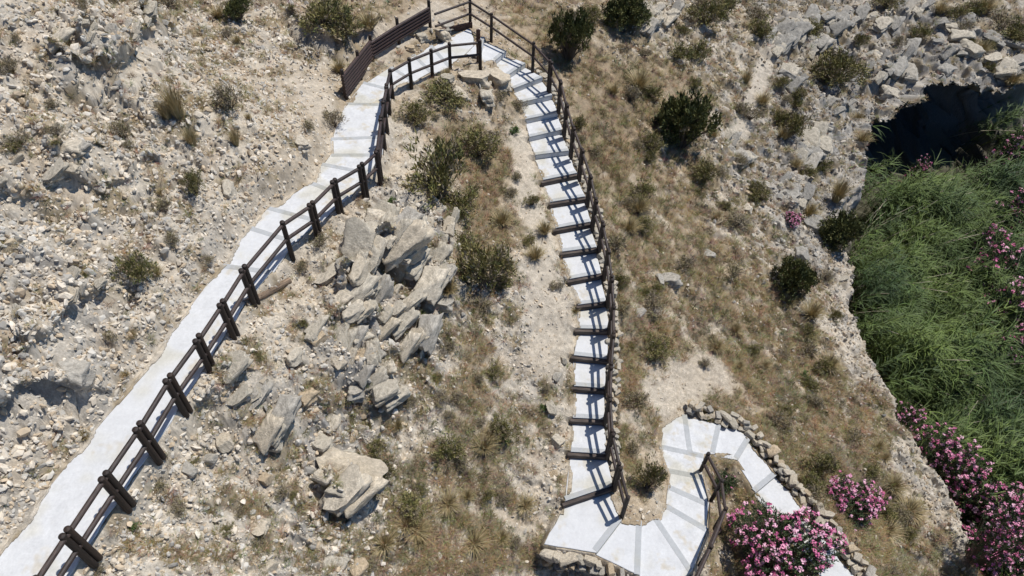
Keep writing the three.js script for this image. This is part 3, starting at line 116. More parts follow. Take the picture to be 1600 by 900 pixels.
// ---------------------------------------------------------------- the walkway: plan of every tread
const treads = [];
for (let i = 0; i + 1 < WALK.length; i++) {
  const p = WALK[i], q = WALK[i + 1], ex = CORNERS[i] || { a: [], b: [] };
  const poly = [[p[0], p[1]], ...ex.a, [q[0], q[1]], [q[2], q[3]], ...[...ex.b].reverse(), [p[2], p[3]]];
  const xs = poly.map((v) => v[0]), zs = poly.map((v) => v[1]);
  const cross = poly.map(() => false); if (i > 0) cross[poly.length - 1] = true; if (i + 2 < WALK.length) cross[ex.a.length + 1] = true;
  treads.push({ poly, cross, y: q[4], from: p, to: q, na: ex.a.length, box: [Math.min(...xs), Math.max(...xs), Math.min(...zs), Math.max(...zs)] });
}
function inside(x, z, poly) { let c = false; for (let i = 0, j = poly.length - 1; i < poly.length; j = i++) { const a = poly[i], b = poly[j]; if ((a[1] > z) !== (b[1] > z) && x < (b[0] - a[0]) * (z - a[1]) / (b[1] - a[1]) + a[0]) c = !c; } return c; }
const near = { d: 9, y: 0 };
function walkway(x, z) {       // distance to the outer edge of the walkway (negative on it) and its height there
  near.d = 9; near.y = 0; let on = false, best = 9;
  for (const t of treads) {
    const [x0, x1, z0, z1] = t.box; if (x < x0 - 1.2 || x > x1 + 1.2 || z < z0 - 1.2 || z > z1 + 1.2) continue;
    const n = t.poly.length; let d = 9;
    for (let i = 0; i < n; i++) { const e = segDist(x, z, t.poly[i], t.poly[(i + 1) % n])[0]; if (e < d) d = e; if (!t.cross[i] && e < near.d) near.d = e; }
    if (inside(x, z, t.poly)) { on = true; near.y = t.y; } else if (!on && d < best) { best = d; near.y = t.y; }
  }
  near.d = on ? -near.d : Math.min(best, near.d); return near;
}
function rimDistance(x, z) {   // positive inside the river bed
  let d = 99; const n = RIM.length; let nx = 0, nz = 0;
  for (let i = 0; i < n; i++) { const a = RIM[i], b = RIM[(i + 1) % n], dx = b[0] - a[0], dz = b[1] - a[1], c = clamp(((x - a[0]) * dx + (z - a[1]) * dz) / (dx * dx + dz * dz), 0, 1), ex = x - a[0] - dx * c, ez = z - a[1] - dz * c, e = Math.hypot(ex, ez); if (e < d) { d = e; nx = ex / (e + 1e-6); nz = ez / (e + 1e-6); } }
  const s = inside(x, z, RIM) ? 1 : -1; return [s * d, s * nx, s * nz];
}
const BED = -8.6;
// rough ground: tilted blocks of three sizes, ribs and grit
function crag(s, y, k) { const c = worley(s * 1.3 + 0.3 * noise(s * 2, y * 2), y * 2.6, k); return 0.55 * (c.id - 0.5) * smooth(0, 0.2, c.f2 - c.f1) + 0.35 * noise(s * 0.8, y * 1.1) + 0.12 * noise(s * 3, y * 6) + 0.06 * noise(s * 9, y * 14); }
function relief(x, z, rock, veg) {
  const wx = x + 0.22 * noise(x * 1.3, z * 1.3) + 0.07 * noise(x * 5, z * 5), wz = z + 0.22 * noise(x * 1.3 + 40, z * 1.3) + 0.07 * noise(x * 5, z * 5 + 30);
  const ax = wx * 0.86 + wz * 0.5, az = (wz * 0.86 - wx * 0.5) * 1.25, k = Math.max(0, rock - 0.12);
  let h = 0.30 * fbm(x * 0.55, z * 0.55, 3) * (0.35 + rock);
  const rib = 1 - Math.abs(noise(ax * 0.55 + 9, az * 1.1)); h += k * 0.32 * (rib * rib - 0.5);
  let c = worley(ax * 1.25, az * 1.25, 11); let e = smooth(0, 0.22, c.f2 - c.f1); h += k * 0.50 * ((c.id - 0.5) + 0.8 * (c.dx * (hash(c.ia, c.ib, 5) - 0.5) + c.dy * (hash(c.ia, c.ib, 6) - 0.5))) * e * smooth(-0.25, 0.25, noise(x * 0.6 + 5, z * 0.6) + rock - 0.5);
  c = worley(ax * 3.3, az * 3.3, 21); e = smooth(0, 0.25, c.f2 - c.f1); h += (0.03 + Math.min(k, 0.42) * 0.30) * ((c.id - 0.5) + 0.7 * (c.dx * (hash(c.ia, c.ib, 7) - 0.5) + c.dy * (hash(c.ia, c.ib, 8) - 0.5))) * (0.3 + 0.7 * e);
  c = worley(wx * 8, wz * 8, 31); h += (0.03 + Math.min(k, 0.42) * 0.15) * (c.id * c.id) * smooth(0, 0.35, c.f2 - c.f1) ;
  h += 0.02 * noise(x * 6, z * 6) + 0.012 * noise(x * 15, z * 15);
  return h;
}
// one point of the ground; ledges and banks may lean over, so a point can shift sideways
const gp = new THREE.Vector3();
function ground(x, z, full = true) {
  const rock = rockOf(x, z), veg = vegOf(x, z), bare = bareness(x, z), w = walkway(x, z), wd = w.d, wy = w.y;
  let y = landform(x, z), sx = 0, sz = 0, face = 0;
  for (const [pl, h, u] of LEDGES) {
    let best = 99, s = 0, e = 0, ux = 0, uz = 0;
    for (let i = 0; i + 1 < pl.length; i++) {
      const a = pl[i], b = pl[i + 1]; if (Math.abs(x - a[0]) > 4 || Math.abs(z - a[1]) > 4) continue;
      const [d, t, L, sd] = segDist(x, z, a, b);
      if (d < best) { best = d; s = sd; e = t < 0 ? (i === 0 ? -t * L : 0) : t > 1 ? (i + 2 === pl.length ? (t - 1) * L : 0) : 0; const qx = -(b[1] - a[1]) / L, qz = (b[0] - a[0]) / L; ux = qx; uz = qz; }
    }
    if (best > 3) continue;
    s = Math.sign(s) * Math.max(Math.abs(s), Math.min(best, 3)) + 0.22 * noise(x * 1.6, z * 1.6) + 0.05 * noise(x * 4, z * 4);
    const win = 1 - smooth(0, 0.5, e), f = 0.36;
    if (s < 0) y += win * h * Math.exp(s / 0.9) * (1 + 0.3 * noise(x * 1.7, z * 1.7));
    else if (s < f) { const t = s / f; face = Math.max(face, win * Math.sin(Math.PI * t)); y += win * h * (1 - t); const p = win * (u * Math.sin(Math.PI * Math.min(1, t * 1.1)) * (0.7 + 0.6 * noise(x * 2, z * 2)) + 0.5 * u * crag(x * 1.5 - z * 1.5, y * 1.6, 61)); sx -= ux * p; sz -= uz * p; }
    else y -= win * 0.12 * Math.exp(-(s - f) / 0.5);
  }
  let r = relief(x, z, rock * (1 - 0.8 * bare), veg) * (1 - 0.8 * face);
  const [rd, rx, rz] = rimDistance(x, z);
  const cave = smooth(15.5, 18, x) * smooth(-25.5, -28, z) * (1 - smooth(25.5, 28, x));
  const jag = 0.45 * noise(x * 0.9, z * 0.9) + 0.16 * noise(x * 3, z * 3), d2 = rd + jag, width = 1.3;
  if (d2 > 0) {
    const t = clamp(d2 / width, 0, 1), low = BED + 0.35 * noise(x * 0.4, z * 0.4), top = y;
    y = mix(top, low, t < 0.12 ? t * 0.6 : mix(0.072, 1, smooth(0.12, 1, t)));
    const p = (0.35 + 5.5 * cave) * Math.sin(Math.PI * Math.pow(t, 0.75)) * (1 + 0.35 * noise(x * 0.7, z * 0.7)) + (0.6 + cave) * crag(x + z, y, 51) * smooth(0.02, 0.15, t) * (1 - smooth(0.85, 1, t));
    sx -= rx * p; sz -= rz * p; r *= 1.2;
  } else y += 0.25 * rock * smooth(-0.8, 0, d2);
  let k = 1;
  if (wd < 1.0) {
    const higher = y + r > wy; k = smooth(0, higher ? 0.42 : 0.24, wd);
    const edge = wy - 0.03 + 0.035 * noise(x * 9, z * 9) * smooth(0, 0.1, wd);
    const spill = landform(x, z) > wy - 0.15 ? 0.02 + 0.13 * Math.max(0, noise(x * 1.1, z * 1.1) + 0.4 + 0.3 * noise(x * 3.5, z * 3.5)) : 0.02;
    y = wd < -spill ? wy - 0.34 : wd < 0 ? wy + (wd > -0.02 ? -0.02 : 0.010 + 0.008 * noise(x * 14, z * 14)) : mix(edge, y + r, k);
    if (wd < 0 && spill > 0.03 && wd > -0.02) y = wy + 0.014;
    sx *= k; sz *= k;
  } else y += r;
  gp.set(x + sx, y, z + sz);
  gp.rock = rock; gp.veg = veg; gp.bare = bare; gp.rd = d2; gp.wd = wd; return gp;
}
// ---------------------------------------------------------------- materials
function grain(size, f, srgb = true) { const d = new Uint8Array(size * size * 4); for (let j = 0; j < size; j++) for (let i = 0; i < size; i++) { const c = f(i / size, j / size); const o = (j * size + i) * 4; for (let k = 0; k < 3; k++) d[o + k] = clamp(Math.round(c[k] * 255), 0, 255); d[o + 3] = 255; } const t = new THREE.DataTexture(d, size, size); t.wrapS = t.wrapT = THREE.RepeatWrapping; t.magFilter = THREE.LinearFilter; t.minFilter = THREE.LinearMipmapLinearFilter; t.generateMipmaps = true; if (srgb) t.colorSpace = THREE.SRGBColorSpace; t.needsUpdate = true; return t; }
// noise that repeats without a seam every whole unit
function tile(u, v, f, seed = 0) { const a = u * Math.PI * 2; return mix(mix(noise(u * f + seed, v * f), noise((u - 1) * f + seed, v * f), smooth(0, 1, u)), mix(noise(u * f + seed, (v - 1) * f), noise((u - 1) * f + seed, (v - 1) * f), smooth(0, 1, u)), smooth(0, 1, v)); }
const soilMap = grain(512, (u, v) => { const n = 0.86 + 0.10 * tile(u, v, 90) + 0.10 * tile(u, v, 40, 9) + 0.06 * tile(u, v, 14, 3); return [n, n * 0.992, n * 0.98]; });
const soilBump = grain(512, (u, v) => { const n = 0.5 + 0.35 * tile(u, v, 60) + 0.25 * tile(u, v, 120, 5); return [n, n, n]; }, false);
const groundMat = new THREE.MeshStandardMaterial({ vertexColors: true, roughness: 0.97, map: soilMap, bumpMap: soilBump, bumpScale: 0.01 });
const concreteMap = grain(1024, (u, v) => {
  const st = smooth(0.05, 0.55, tile(u, v, 5, 2) + 0.5 * tile(u, v, 13, 8)), sp = 0.03 * tile(u, v, 150) + 0.03 * tile(u, v, 60, 4) + 0.035 * tile(u, v, 18, 6), dirt = smooth(0.25, 0.7, tile(u, v, 8, 31) + 0.4 * tile(u, v, 40, 3));
  return [mix(0.765, 0.735, st) + sp - 0.03 * dirt, mix(0.768, 0.725, st) + sp - 0.055 * dirt, mix(0.772, 0.69, st) + sp - 0.10 * dirt];
});
const concreteBump = grain(512, (u, v) => { const n = 0.5 + 0.3 * tile(u, v, 70) + 0.2 * tile(u, v, 22, 5); return [n, n, n]; }, false);
const M = {
  concrete: new THREE.MeshStandardMaterial({ map: concreteMap, bumpMap: concreteBump, bumpScale: 0.004, roughness: 0.9 }),
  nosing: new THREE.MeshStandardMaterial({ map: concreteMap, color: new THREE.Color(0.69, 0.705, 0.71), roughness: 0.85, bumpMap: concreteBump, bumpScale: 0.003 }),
};
const woodMap = grain(256, (u, v) => { const n = 0.62 + 0.28 * tile(u, v * 0.12, 34) + 0.18 * tile(u, v * 0.3, 80, 3) + 0.15 * tile(u, v, 6, 7); return [n, n * 0.97, n * 0.95]; });
const wood = (r, g, b, rough = 0.7) => new THREE.MeshStandardMaterial({ map: woodMap, color: new THREE.Color(r, g, b), roughness: rough, bumpMap: woodMap, bumpScale: 0.004 });
M.post = [wood(0.060, 0.036, 0.026), wood(0.048, 0.030, 0.023), wood(0.075, 0.044, 0.030)];
M.rail = [wood(0.105, 0.066, 0.056, 0.55), wood(0.085, 0.056, 0.048, 0.55), wood(0.13, 0.088, 0.075, 0.6)];
M.board = [wood(0.10, 0.052, 0.042, 0.6), wood(0.085, 0.046, 0.038, 0.6), wood(0.12, 0.066, 0.052, 0.6)];
M.timber = [wood(0.20, 0.165, 0.145, 0.85), wood(0.17, 0.14, 0.125, 0.85), wood(0.24, 0.20, 0.175, 0.85)];
M.redTimber = wood(0.16, 0.075, 0.055, 0.7);
M.log = wood(0.50, 0.38, 0.27, 0.95);
const stoneMap = grain(512, (u, v) => { const n = 0.80 + 0.14 * tile(u, v, 8) + 0.12 * tile(u, v, 24, 4) + 0.10 * tile(u, v, 70, 8); return [n, n * 0.985, n * 0.955]; });
const stone = (r, g, b) => new THREE.MeshStandardMaterial({ map: stoneMap, color: new THREE.Color(r, g, b), roughness: 0.95, bumpMap: stoneMap, bumpScale: 0.02 });
M.stones = [stone(0.74, 0.66, 0.54), stone(0.66, 0.61, 0.52), stone(0.70, 0.57, 0.41), stone(0.58, 0.55, 0.50), stone(0.78, 0.71, 0.60), stone(0.47, 0.455, 0.425), stone(0.40, 0.39, 0.37)];
const leafy = new THREE.MeshPhysicalMaterial({ vertexColors: true, roughness: 0.75, side: THREE.DoubleSide });
M.bark = new THREE.MeshStandardMaterial({ color: new THREE.Color(0.12, 0.095, 0.07), roughness: 0.95 });
M.flower = new THREE.MeshPhysicalMaterial({ vertexColors: true, roughness: 0.8, side: THREE.DoubleSide });

// ---------------------------------------------------------------- naming and placing
const taken = {};
function numbered(n) { const k = taken[n] = (taken[n] ?? -1) + 1; return k ? `${n}_${String(k).padStart(3, '0')}` : n; }
function mesh(name, geometry, material, parent) { const m = new THREE.Mesh(geometry, material); m.name = name; m.castShadow = m.receiveShadow = true; parent.add(m); return m; }
function thing(name, label, category, [x, y, z], group) { const o = new THREE.Group(); o.name = numbered(name); o.position.set(x, y, z); o.userData = { label, category }; if (group) o.userData.group = group; scene.add(o); return o; }
function structure(name) { const o = new THREE.Group(); o.name = name; o.userData.kind = 'structure'; scene.add(o); return o; }

// ---------------------------------------------------------------- hillside: a fan of ever larger cells
const FAN = { cx: 0, cz: 8, a0: -0.74, a1: 0.84, r0: 9.5, r1: 66, da: 0.0021 };
const fanPoint = (a, r) => [FAN.cx + Math.sin(a) * r, FAN.cz - Math.cos(a) * r];
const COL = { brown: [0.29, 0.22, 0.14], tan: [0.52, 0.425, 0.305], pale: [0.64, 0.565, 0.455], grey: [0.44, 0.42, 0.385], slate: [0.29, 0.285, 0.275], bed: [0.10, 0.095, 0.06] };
function soilColour(x, z, g, out) {
  const y = g.y ?? 0, X = g.x ?? x, Z = g.z ?? z;
  const t = clamp(toneOf(x, z) + 0.26 * fbm3(X * 0.8, y * 0.8, Z * 0.8, 3) + 0.16 * fbm3(X * 5, y * 5, Z * 5, 2), 0, 1), rock = g.rock * (1 - 0.7 * g.bare);
  const lichen = smooth(0.02, 0.40, fbm3(X * 2.1 + 3, y * 2.1, Z * 2.1, 4) + 0.25 * fbm3(X * 13, y * 13, Z * 13, 2) + 0.7 * (rock - 0.6)) * smooth(0.3, 0.75, rock);
  const ochre = smooth(0.08, 0.4, fbm3(X * 1.4 - 8, y * 1.4, Z * 1.4 + 5, 4)) * 0.38;
  const litter = smooth(-0.05, 0.5, g.veg * 1.0 - 0.35 + 1.7 * fbm(x * 1.5, z * 1.5 + 7, 4)) * 0.72 * (1 - g.bare);
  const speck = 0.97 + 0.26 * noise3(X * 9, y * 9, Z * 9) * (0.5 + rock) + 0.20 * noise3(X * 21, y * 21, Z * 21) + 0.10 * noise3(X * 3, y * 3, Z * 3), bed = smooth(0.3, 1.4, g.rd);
  for (let i = 0; i < 3; i++) {
    const c = t < 0.25 ? mix(COL.brown[i], COL.tan[i], t / 0.25 * 0.6) : t < 0.5 ? mix(mix(COL.brown[i], COL.tan[i], 0.6), COL.pale[i], (t - 0.25) / 0.25) : mix(COL.pale[i], COL.grey[i], (t - 0.5) / 0.5);
    let v = mix(c, COL.slate[i], lichen * 0.75); v = mix(v, [0.52, 0.40, 0.27][i], ochre * (1 - lichen)); v = mix(v, [0.31, 0.24, 0.14][i], litter);
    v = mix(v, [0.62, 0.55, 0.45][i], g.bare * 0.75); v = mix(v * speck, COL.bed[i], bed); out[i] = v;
  }
}
function patch(a0, a1, r0, r1, da) {
  const na = Math.round((a1 - a0) / da), nr = Math.round(Math.log(r1 / r0) / da), pos = new Float32Array((na + 1) * (nr + 1) * 3), col = new Float32Array(pos.length), uv = new Float32Array((na + 1) * (nr + 1) * 2), c = [0, 0, 0];
  let o = 0, q = 0;
  for (let j = 0; j <= nr; j++) for (let i = 0; i <= na; i++) {
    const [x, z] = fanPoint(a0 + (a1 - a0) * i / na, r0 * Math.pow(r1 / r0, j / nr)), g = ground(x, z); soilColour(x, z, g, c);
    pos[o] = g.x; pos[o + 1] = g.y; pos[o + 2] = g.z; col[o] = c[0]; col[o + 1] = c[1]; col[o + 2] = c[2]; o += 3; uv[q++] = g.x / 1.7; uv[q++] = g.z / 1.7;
  }
  const idx = new Uint32Array(na * nr * 6); o = 0; const W = na + 1;
  for (let j = 0; j < nr; j++) for (let i = 0; i < na; i++) { const a = j * W + i, b = a + 1, c2 = a + W, d = c2 + 1, y = (k) => pos[3 * k + 1]; const flip = Math.abs(y(a) - y(d)) < Math.abs(y(b) - y(c2)); for (const k of flip ? [a, b, d, a, d, c2] : [a, b, c2, b, d, c2]) idx[o++] = k; }
  const g = new THREE.BufferGeometry(); g.setAttribute('position', new THREE.BufferAttribute(pos, 3)); g.setAttribute('color', new THREE.BufferAttribute(col, 3)); g.setAttribute('uv', new THREE.BufferAttribute(uv, 2)); g.setIndex(new THREE.BufferAttribute(idx, 1)); g.computeVertexNormals(); return g;
}
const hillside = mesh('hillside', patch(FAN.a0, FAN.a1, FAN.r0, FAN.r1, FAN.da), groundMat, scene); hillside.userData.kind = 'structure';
// the country around it, coarse, down to the level of the far distance
{
  const n = 90, pos = [], idx = [], col = [], uv = [], c = [0, 0, 0], ok = [];
  for (let j = 0; j <= n; j++) for (let i = 0; i <= n; i++) { const x = -180 + i * 4, z = -180 + j * 4, a = Math.atan2(x - FAN.cx, FAN.cz - z), r = Math.hypot(x - FAN.cx, FAN.cz - z); const inFan = a > FAN.a0 + 0.1 && a < FAN.a1 - 0.1 && r > 15 && r < 60; ok.push(inFan); const y = clamp(landform(x, z), -8, 30) - (r < 75 ? 1.2 : 0) + 2 * noise(x * 0.05, z * 0.05) - 0.06 * Math.max(0, r - 60); pos.push(x, y, z); const g = { rock: 0.4, veg: 0.4, bare: 0, rd: -1 }; soilColour(x, z, g, c); col.push(...c); uv.push(x / 1.7, z / 1.7); }
  for (let j = 0; j < n; j++) for (let i = 0; i < n; i++) { const a = j * (n + 1) + i; if (ok[a] || ok[a + 1] || ok[a + n + 1] || ok[a + n + 2]) continue; idx.push(a, a + n + 1, a + 1, a + 1, a + n + 1, a + n + 2); }
  const g = new THREE.BufferGeometry(); g.setAttribute('position', new THREE.Float32BufferAttribute(pos, 3)); g.setAttribute('color', new THREE.Float32BufferAttribute(col, 3)); g.setAttribute('uv', new THREE.Float32BufferAttribute(uv, 2)); g.setIndex(idx); g.computeVertexNormals();
  mesh('terrain', g, groundMat, scene).userData.kind = 'structure';
}
// ---------------------------------------------------------------- concrete walkway, stairs and their timber edges
const worldUV = (g, s = 5) => { const p = g.attributes.position, n = g.attributes.normal, uv = new Float32Array(p.count * 2); for (let i = 0; i < p.count; i++) { const up = Math.abs(n.getY(i)) > 0.6; uv[2 * i] = (up ? p.getX(i) : p.getX(i) + p.getZ(i)) / s; uv[2 * i + 1] = (up ? p.getZ(i) : p.getY(i)) / s; } g.setAttribute('uv', new THREE.BufferAttribute(uv, 2)); return g; };
function slab(poly, yTop, depth, bevel = 0.018) {
  const s = new THREE.Shape(); const cx = poly.reduce((a, p) => a + p[0], 0) / poly.length, cz = poly.reduce((a, p) => a + p[1], 0) / poly.length;
  poly.forEach((p, i) => { i ? s.lineTo(p[0], -p[1]) : s.moveTo(p[0], -p[1]); });
  const g = new THREE.ExtrudeGeometry(s, { depth: depth - 2 * bevel, bevelEnabled: true, bevelThickness: bevel, bevelSize: bevel, bevelOffset: -bevel, bevelSegments: 2, curveSegments: 1 });
  g.rotateX(-Math.PI / 2); g.translate(0, yTop - depth + bevel, 0); return worldUV(g);
}
const wr = rng(5);
// edges of cast concrete wander a little: subdivide the long sides
function ragged(poly, from, to, seed) { const out = []; for (let i = 0; i < poly.length; i++) { const a = poly[i], b = poly[(i + 1) % poly.length], L = Math.hypot(b[0] - a[0], b[1] - a[1]), n = Math.max(1, Math.round(L / 0.3)); const isCross = (p, q) => (Math.abs(p[0] - from[0]) + Math.abs(p[1] - from[1]) < 0.01 && Math.abs(q[0] - from[2]) < 0.01) || (Math.abs(q[0] - from[0]) + Math.abs(q[1] - from[1]) < 0.01 && Math.abs(p[0] - from[2]) < 0.01) || (Math.abs(p[0] - to[0]) + Math.abs(p[1] - to[1]) < 0.01 && Math.abs(q[0] - to[2]) < 0.01); out.push(a); if (!isCross(a, b)) for (let k = 1; k < n; k++) { const x = mix(a[0], b[0], k / n), z = mix(a[1], b[1], k / n); const d = 0.035 * noise(x * 2.3 + seed, z * 2.3); out.push([x + d * (b[1] - a[1]) / L, z - d * (b[0] - a[0]) / L]); } } return out; }
const path = structure('path'), stairway = structure('stairway'), lowerPath = structure('lower_path');
treads.forEach((t, i) => {
  const parent = i < 12 ? path : i < 33 ? stairway : lowerPath;
  const gap = 0.003, poly = ragged(t.poly, t.from, t.to, 3);
  mesh(i < 12 ? 'concrete_slab' : 'tread', slab(poly, t.y, 0.42), M.concrete, parent);
  const q = t.to, kind = q[6]; if (kind === 'j') return;
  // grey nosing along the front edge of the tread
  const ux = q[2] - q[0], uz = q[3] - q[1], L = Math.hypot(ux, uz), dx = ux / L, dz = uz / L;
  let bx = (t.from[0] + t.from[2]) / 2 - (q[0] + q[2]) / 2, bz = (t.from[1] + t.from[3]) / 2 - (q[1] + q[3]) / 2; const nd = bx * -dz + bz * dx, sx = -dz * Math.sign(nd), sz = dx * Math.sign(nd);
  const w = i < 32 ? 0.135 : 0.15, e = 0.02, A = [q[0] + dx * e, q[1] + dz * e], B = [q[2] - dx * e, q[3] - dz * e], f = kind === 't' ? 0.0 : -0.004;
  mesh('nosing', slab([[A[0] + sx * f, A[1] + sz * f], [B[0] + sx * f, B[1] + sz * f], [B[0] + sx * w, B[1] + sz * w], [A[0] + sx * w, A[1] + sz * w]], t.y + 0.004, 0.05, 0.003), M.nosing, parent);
  if (kind === 't') {
    const len = L + 0.08 + 0.1 * wr(), h = 0.16 + 0.015 * wr(), th = 0.095; const g = new THREE.BoxGeometry(len, h, th, 10, 2, 2); const p = g.attributes.position;
    for (let k = 0; k < p.count; k++) { const y = p.getY(k), z = p.getZ(k), x = p.getX(k), cy = Math.abs(y) > h * 0.4 && Math.abs(z) > th * 0.4 ? 0.90 : 1; p.setXYZ(k, x, y * cy + 0.006 * noise(x * 3 + i * 9, z * 9), z * cy + 0.006 * noise(x * 4 + i * 5, y * 9)); }
    g.computeVertexNormals(); const uvA = g.attributes.uv; for (let k = 0; k < uvA.count; k++) uvA.setXY(k, p.getY(k) * 3 + p.getZ(k) * 3, p.getX(k) * 0.8 + i * 0.37);
    const m = mesh('timber_edge', g, M.timber[i % 3], parent);
    m.position.set((q[0] + q[2]) / 2 - sx * (th / 2 + 0.004) - dx * 0.02, t.y - 0.035 - h / 2, (q[1] + q[3]) / 2 - sz * (th / 2 + 0.004) - dz * 0.02); m.rotation.y = Math.atan2(-dz, dx) + 0.006 * (wr() - 0.5); m.rotation.z = 0.012 * (wr() - 0.5);
  }
});
{ // reddish plank that closes the outer corner of the upper landing
  const t = treads[12], a = new THREE.Vector3(t.poly[2][0] - 1.1, t.y + 0.1, t.poly[2][1] + 0.62), b = new THREE.Vector3(t.poly[2][0] + 0.06, t.y + 0.1, t.poly[2][1] - 0.02);
  const g = new THREE.BoxGeometry(a.distanceTo(b), 0.24, 0.07); const m = mesh('timber_edge', g, M.redTimber, stairway); m.position.copy(a).add(b).multiplyScalar(0.5); m.rotation.y = Math.atan2(-(b.z - a.z), b.x - a.x);
}

// ---------------------------------------------------------------- timber fences
const postGeo = {}; function postShape(h, r) { const k = `${h.toFixed(2)}${r}`; if (!postGeo[k]) { const g = new THREE.LatheGeometry([[0.001, 0], [r * 1.02, 0], [r, h * 0.5], [r * 0.98, h - 0.02], [r * 0.80, h], [0.001, h + 0.004]].map(([x, y]) => new THREE.Vector2(x, y)), 12); postGeo[k] = g; } return postGeo[k]; }
const railGeo = new THREE.CylinderGeometry(1, 1, 1, 12, 1); { const u = railGeo.attributes.uv; for (let i = 0; i < u.count; i++) u.setXY(i, u.getX(i), u.getY(i) * 2); }
function bar(name, a, b, r, material, parent) { const m = mesh(name, railGeo, material, parent), d = b.clone().sub(a), L = d.length(); m.position.copy(a).add(b).multiplyScalar(0.5); m.quaternion.setFromUnitVectors(new THREE.Vector3(0, 1, 0), d.normalize()); m.scale.set(r, L, r); return m; }
const fr = rng(21);
function fence(label, base, { height = 1.1, pair = true, rail = 0.047, post = 0.062, levels = [0.99, 0.53], single = [], skipFirst = false }) {
  const o = base[0], root = thing('timber_fence', label, 'fence', o, 'dark timber fences along the walkway'), V = base.map((p) => new THREE.Vector3(p[0] - o[0], p[1] - o[1], p[2] - o[2]));
  V.forEach((v, i) => {
    if (skipFirst && i === 0) return;
    const t = V[Math.min(i + 1, V.length - 1)].clone().sub(V[Math.max(i - 1, 0)]); t.y = 0; t.normalize();
    const offs = pair && !single.includes(i) ? [-post * 1.03, post * 1.03] : [0];
    for (const s of offs) { const m = mesh('post', postShape(height + 0.18, post), M.post[Math.floor(fr() * 3)], root); m.position.set(v.x + t.x * s, v.y - 0.18 + 0.02 * (fr() - 0.5), v.z + t.z * s); m.rotation.set(0.02 * (fr() - 0.5), fr() * 6, 0.02 * (fr() - 0.5)); }
  });
  for (let i = 0; i + 1 < V.length; i++) for (const l of levels) {
    const a = V[i].clone(), b = V[i + 1].clone(), d = b.clone().sub(a).normalize(); a.y += l + 0.012 * (fr() - 0.5); b.y += l + 0.012 * (fr() - 0.5); a.addScaledVector(d, -0.05); b.addScaledVector(d, 0.05);
    bar('rail', a, b, rail * (0.94 + 0.12 * fr()), M.rail[Math.floor(fr() * 3)], root);
  }
  return root;
}
fence('long dark brown timber fence with paired posts along the outer edge of the upper path', FENCE_A, { single: [9, 17, 18, 19, 20, 21] });
fence('dark timber fence following the outer side of the stone stairway down to its lowest landing', FENCE_B, { skipFirst: true, single: [1, 2, 3, 20], rail: 0.042, post: 0.058 });
fence('short dark timber fence curving round the lower bend beside the flowering oleander', FENCE_C, { single: [0, 1, 2, 3, 4], rail: 0.045, post: 0.055 });
{ // boarded barrier that closes off the old short cut
  const P = FENCE_D.map((p) => new THREE.Vector3(...p)), o = P[0].clone(), root = thing('board_barrier', 'reddish brown barrier of stacked round rails closing off the dirt shortcut', 'barrier', [o.x, o.y, o.z]);
  P.forEach((p) => p.sub(o));
  const posts = [P[0], P[0].clone().lerp(P[1], 0.52), P[1], P[2], P[3]];
  for (const p of posts) { const m = mesh('post', postShape(1.22, 0.06), M.post[Math.floor(fr() * 3)], root); m.position.set(p.x, p.y - 0.14, p.z - 0.07); }
  for (let s = 0; s < 3; s++) for (let k = 0; k < 7; k++) { const a = P[s].clone(), b = P[s + 1].clone(); a.y += 0.16 + k * 0.118 - (s ? 0.06 : 0); b.y += 0.16 + k * 0.118 - (s ? 0.06 : 0); if (s && k < 2) continue; a.z += 0.03; b.z += 0.03; bar('rail', a, b, 0.056, M.board[Math.floor(fr() * 3)], root); }
}
{ // upright plank beside the end post of the upper fence
  const p = FENCE_A[FENCE_A.length - 1], root = thing('timber_plank', 'upright reddish plank leaning on the end post above the stair head', 'plank', [p[0] - 0.10, p[1], p[2] - 0.55]);
  mesh('plank', new THREE.BoxGeometry(0.14, 1.35, 0.05), M.redTimber, root).position.y = 0.5;
  root.userData.label = 'upright reddish brown plank standing at the stair head near the fence end';
}
{ // half buried log on the bank below the upper path
  const a = new THREE.Vector3(...LOG[0]), b = new THREE.Vector3(...LOG[1]), c = a.clone().lerp(b, 0.5); for (const v of [a, b]) { const g = ground(v.x, v.z); v.y = g.y + 0.0; } c.y = (a.y + b.y) / 2;
  const root = thing('fallen_log', 'weathered brown log half buried in the bank below the upper path', 'log', [c.x, c.y, c.z]); a.sub(c); b.sub(c);
  const curve = new THREE.CatmullRomCurve3([a, new THREE.Vector3(0, -0.02, 0.015), b]); const g = new THREE.TubeGeometry(curve, 24, 0.085, 12); const p = g.attributes.position, lu = g.attributes.uv; for (let i = 0; i < lu.count; i++) lu.setXY(i, lu.getY(i), lu.getX(i) * 0.6); for (let i = 0; i < p.count; i++) { const q = 0.012 * noise(p.getX(i) * 4, p.getZ(i) * 4 + p.getY(i) * 20); p.setXYZ(i, p.getX(i) + q, p.getY(i) + q, p.getZ(i)); } g.computeVertexNormals();
  mesh('trunk', g, M.log, root);
}
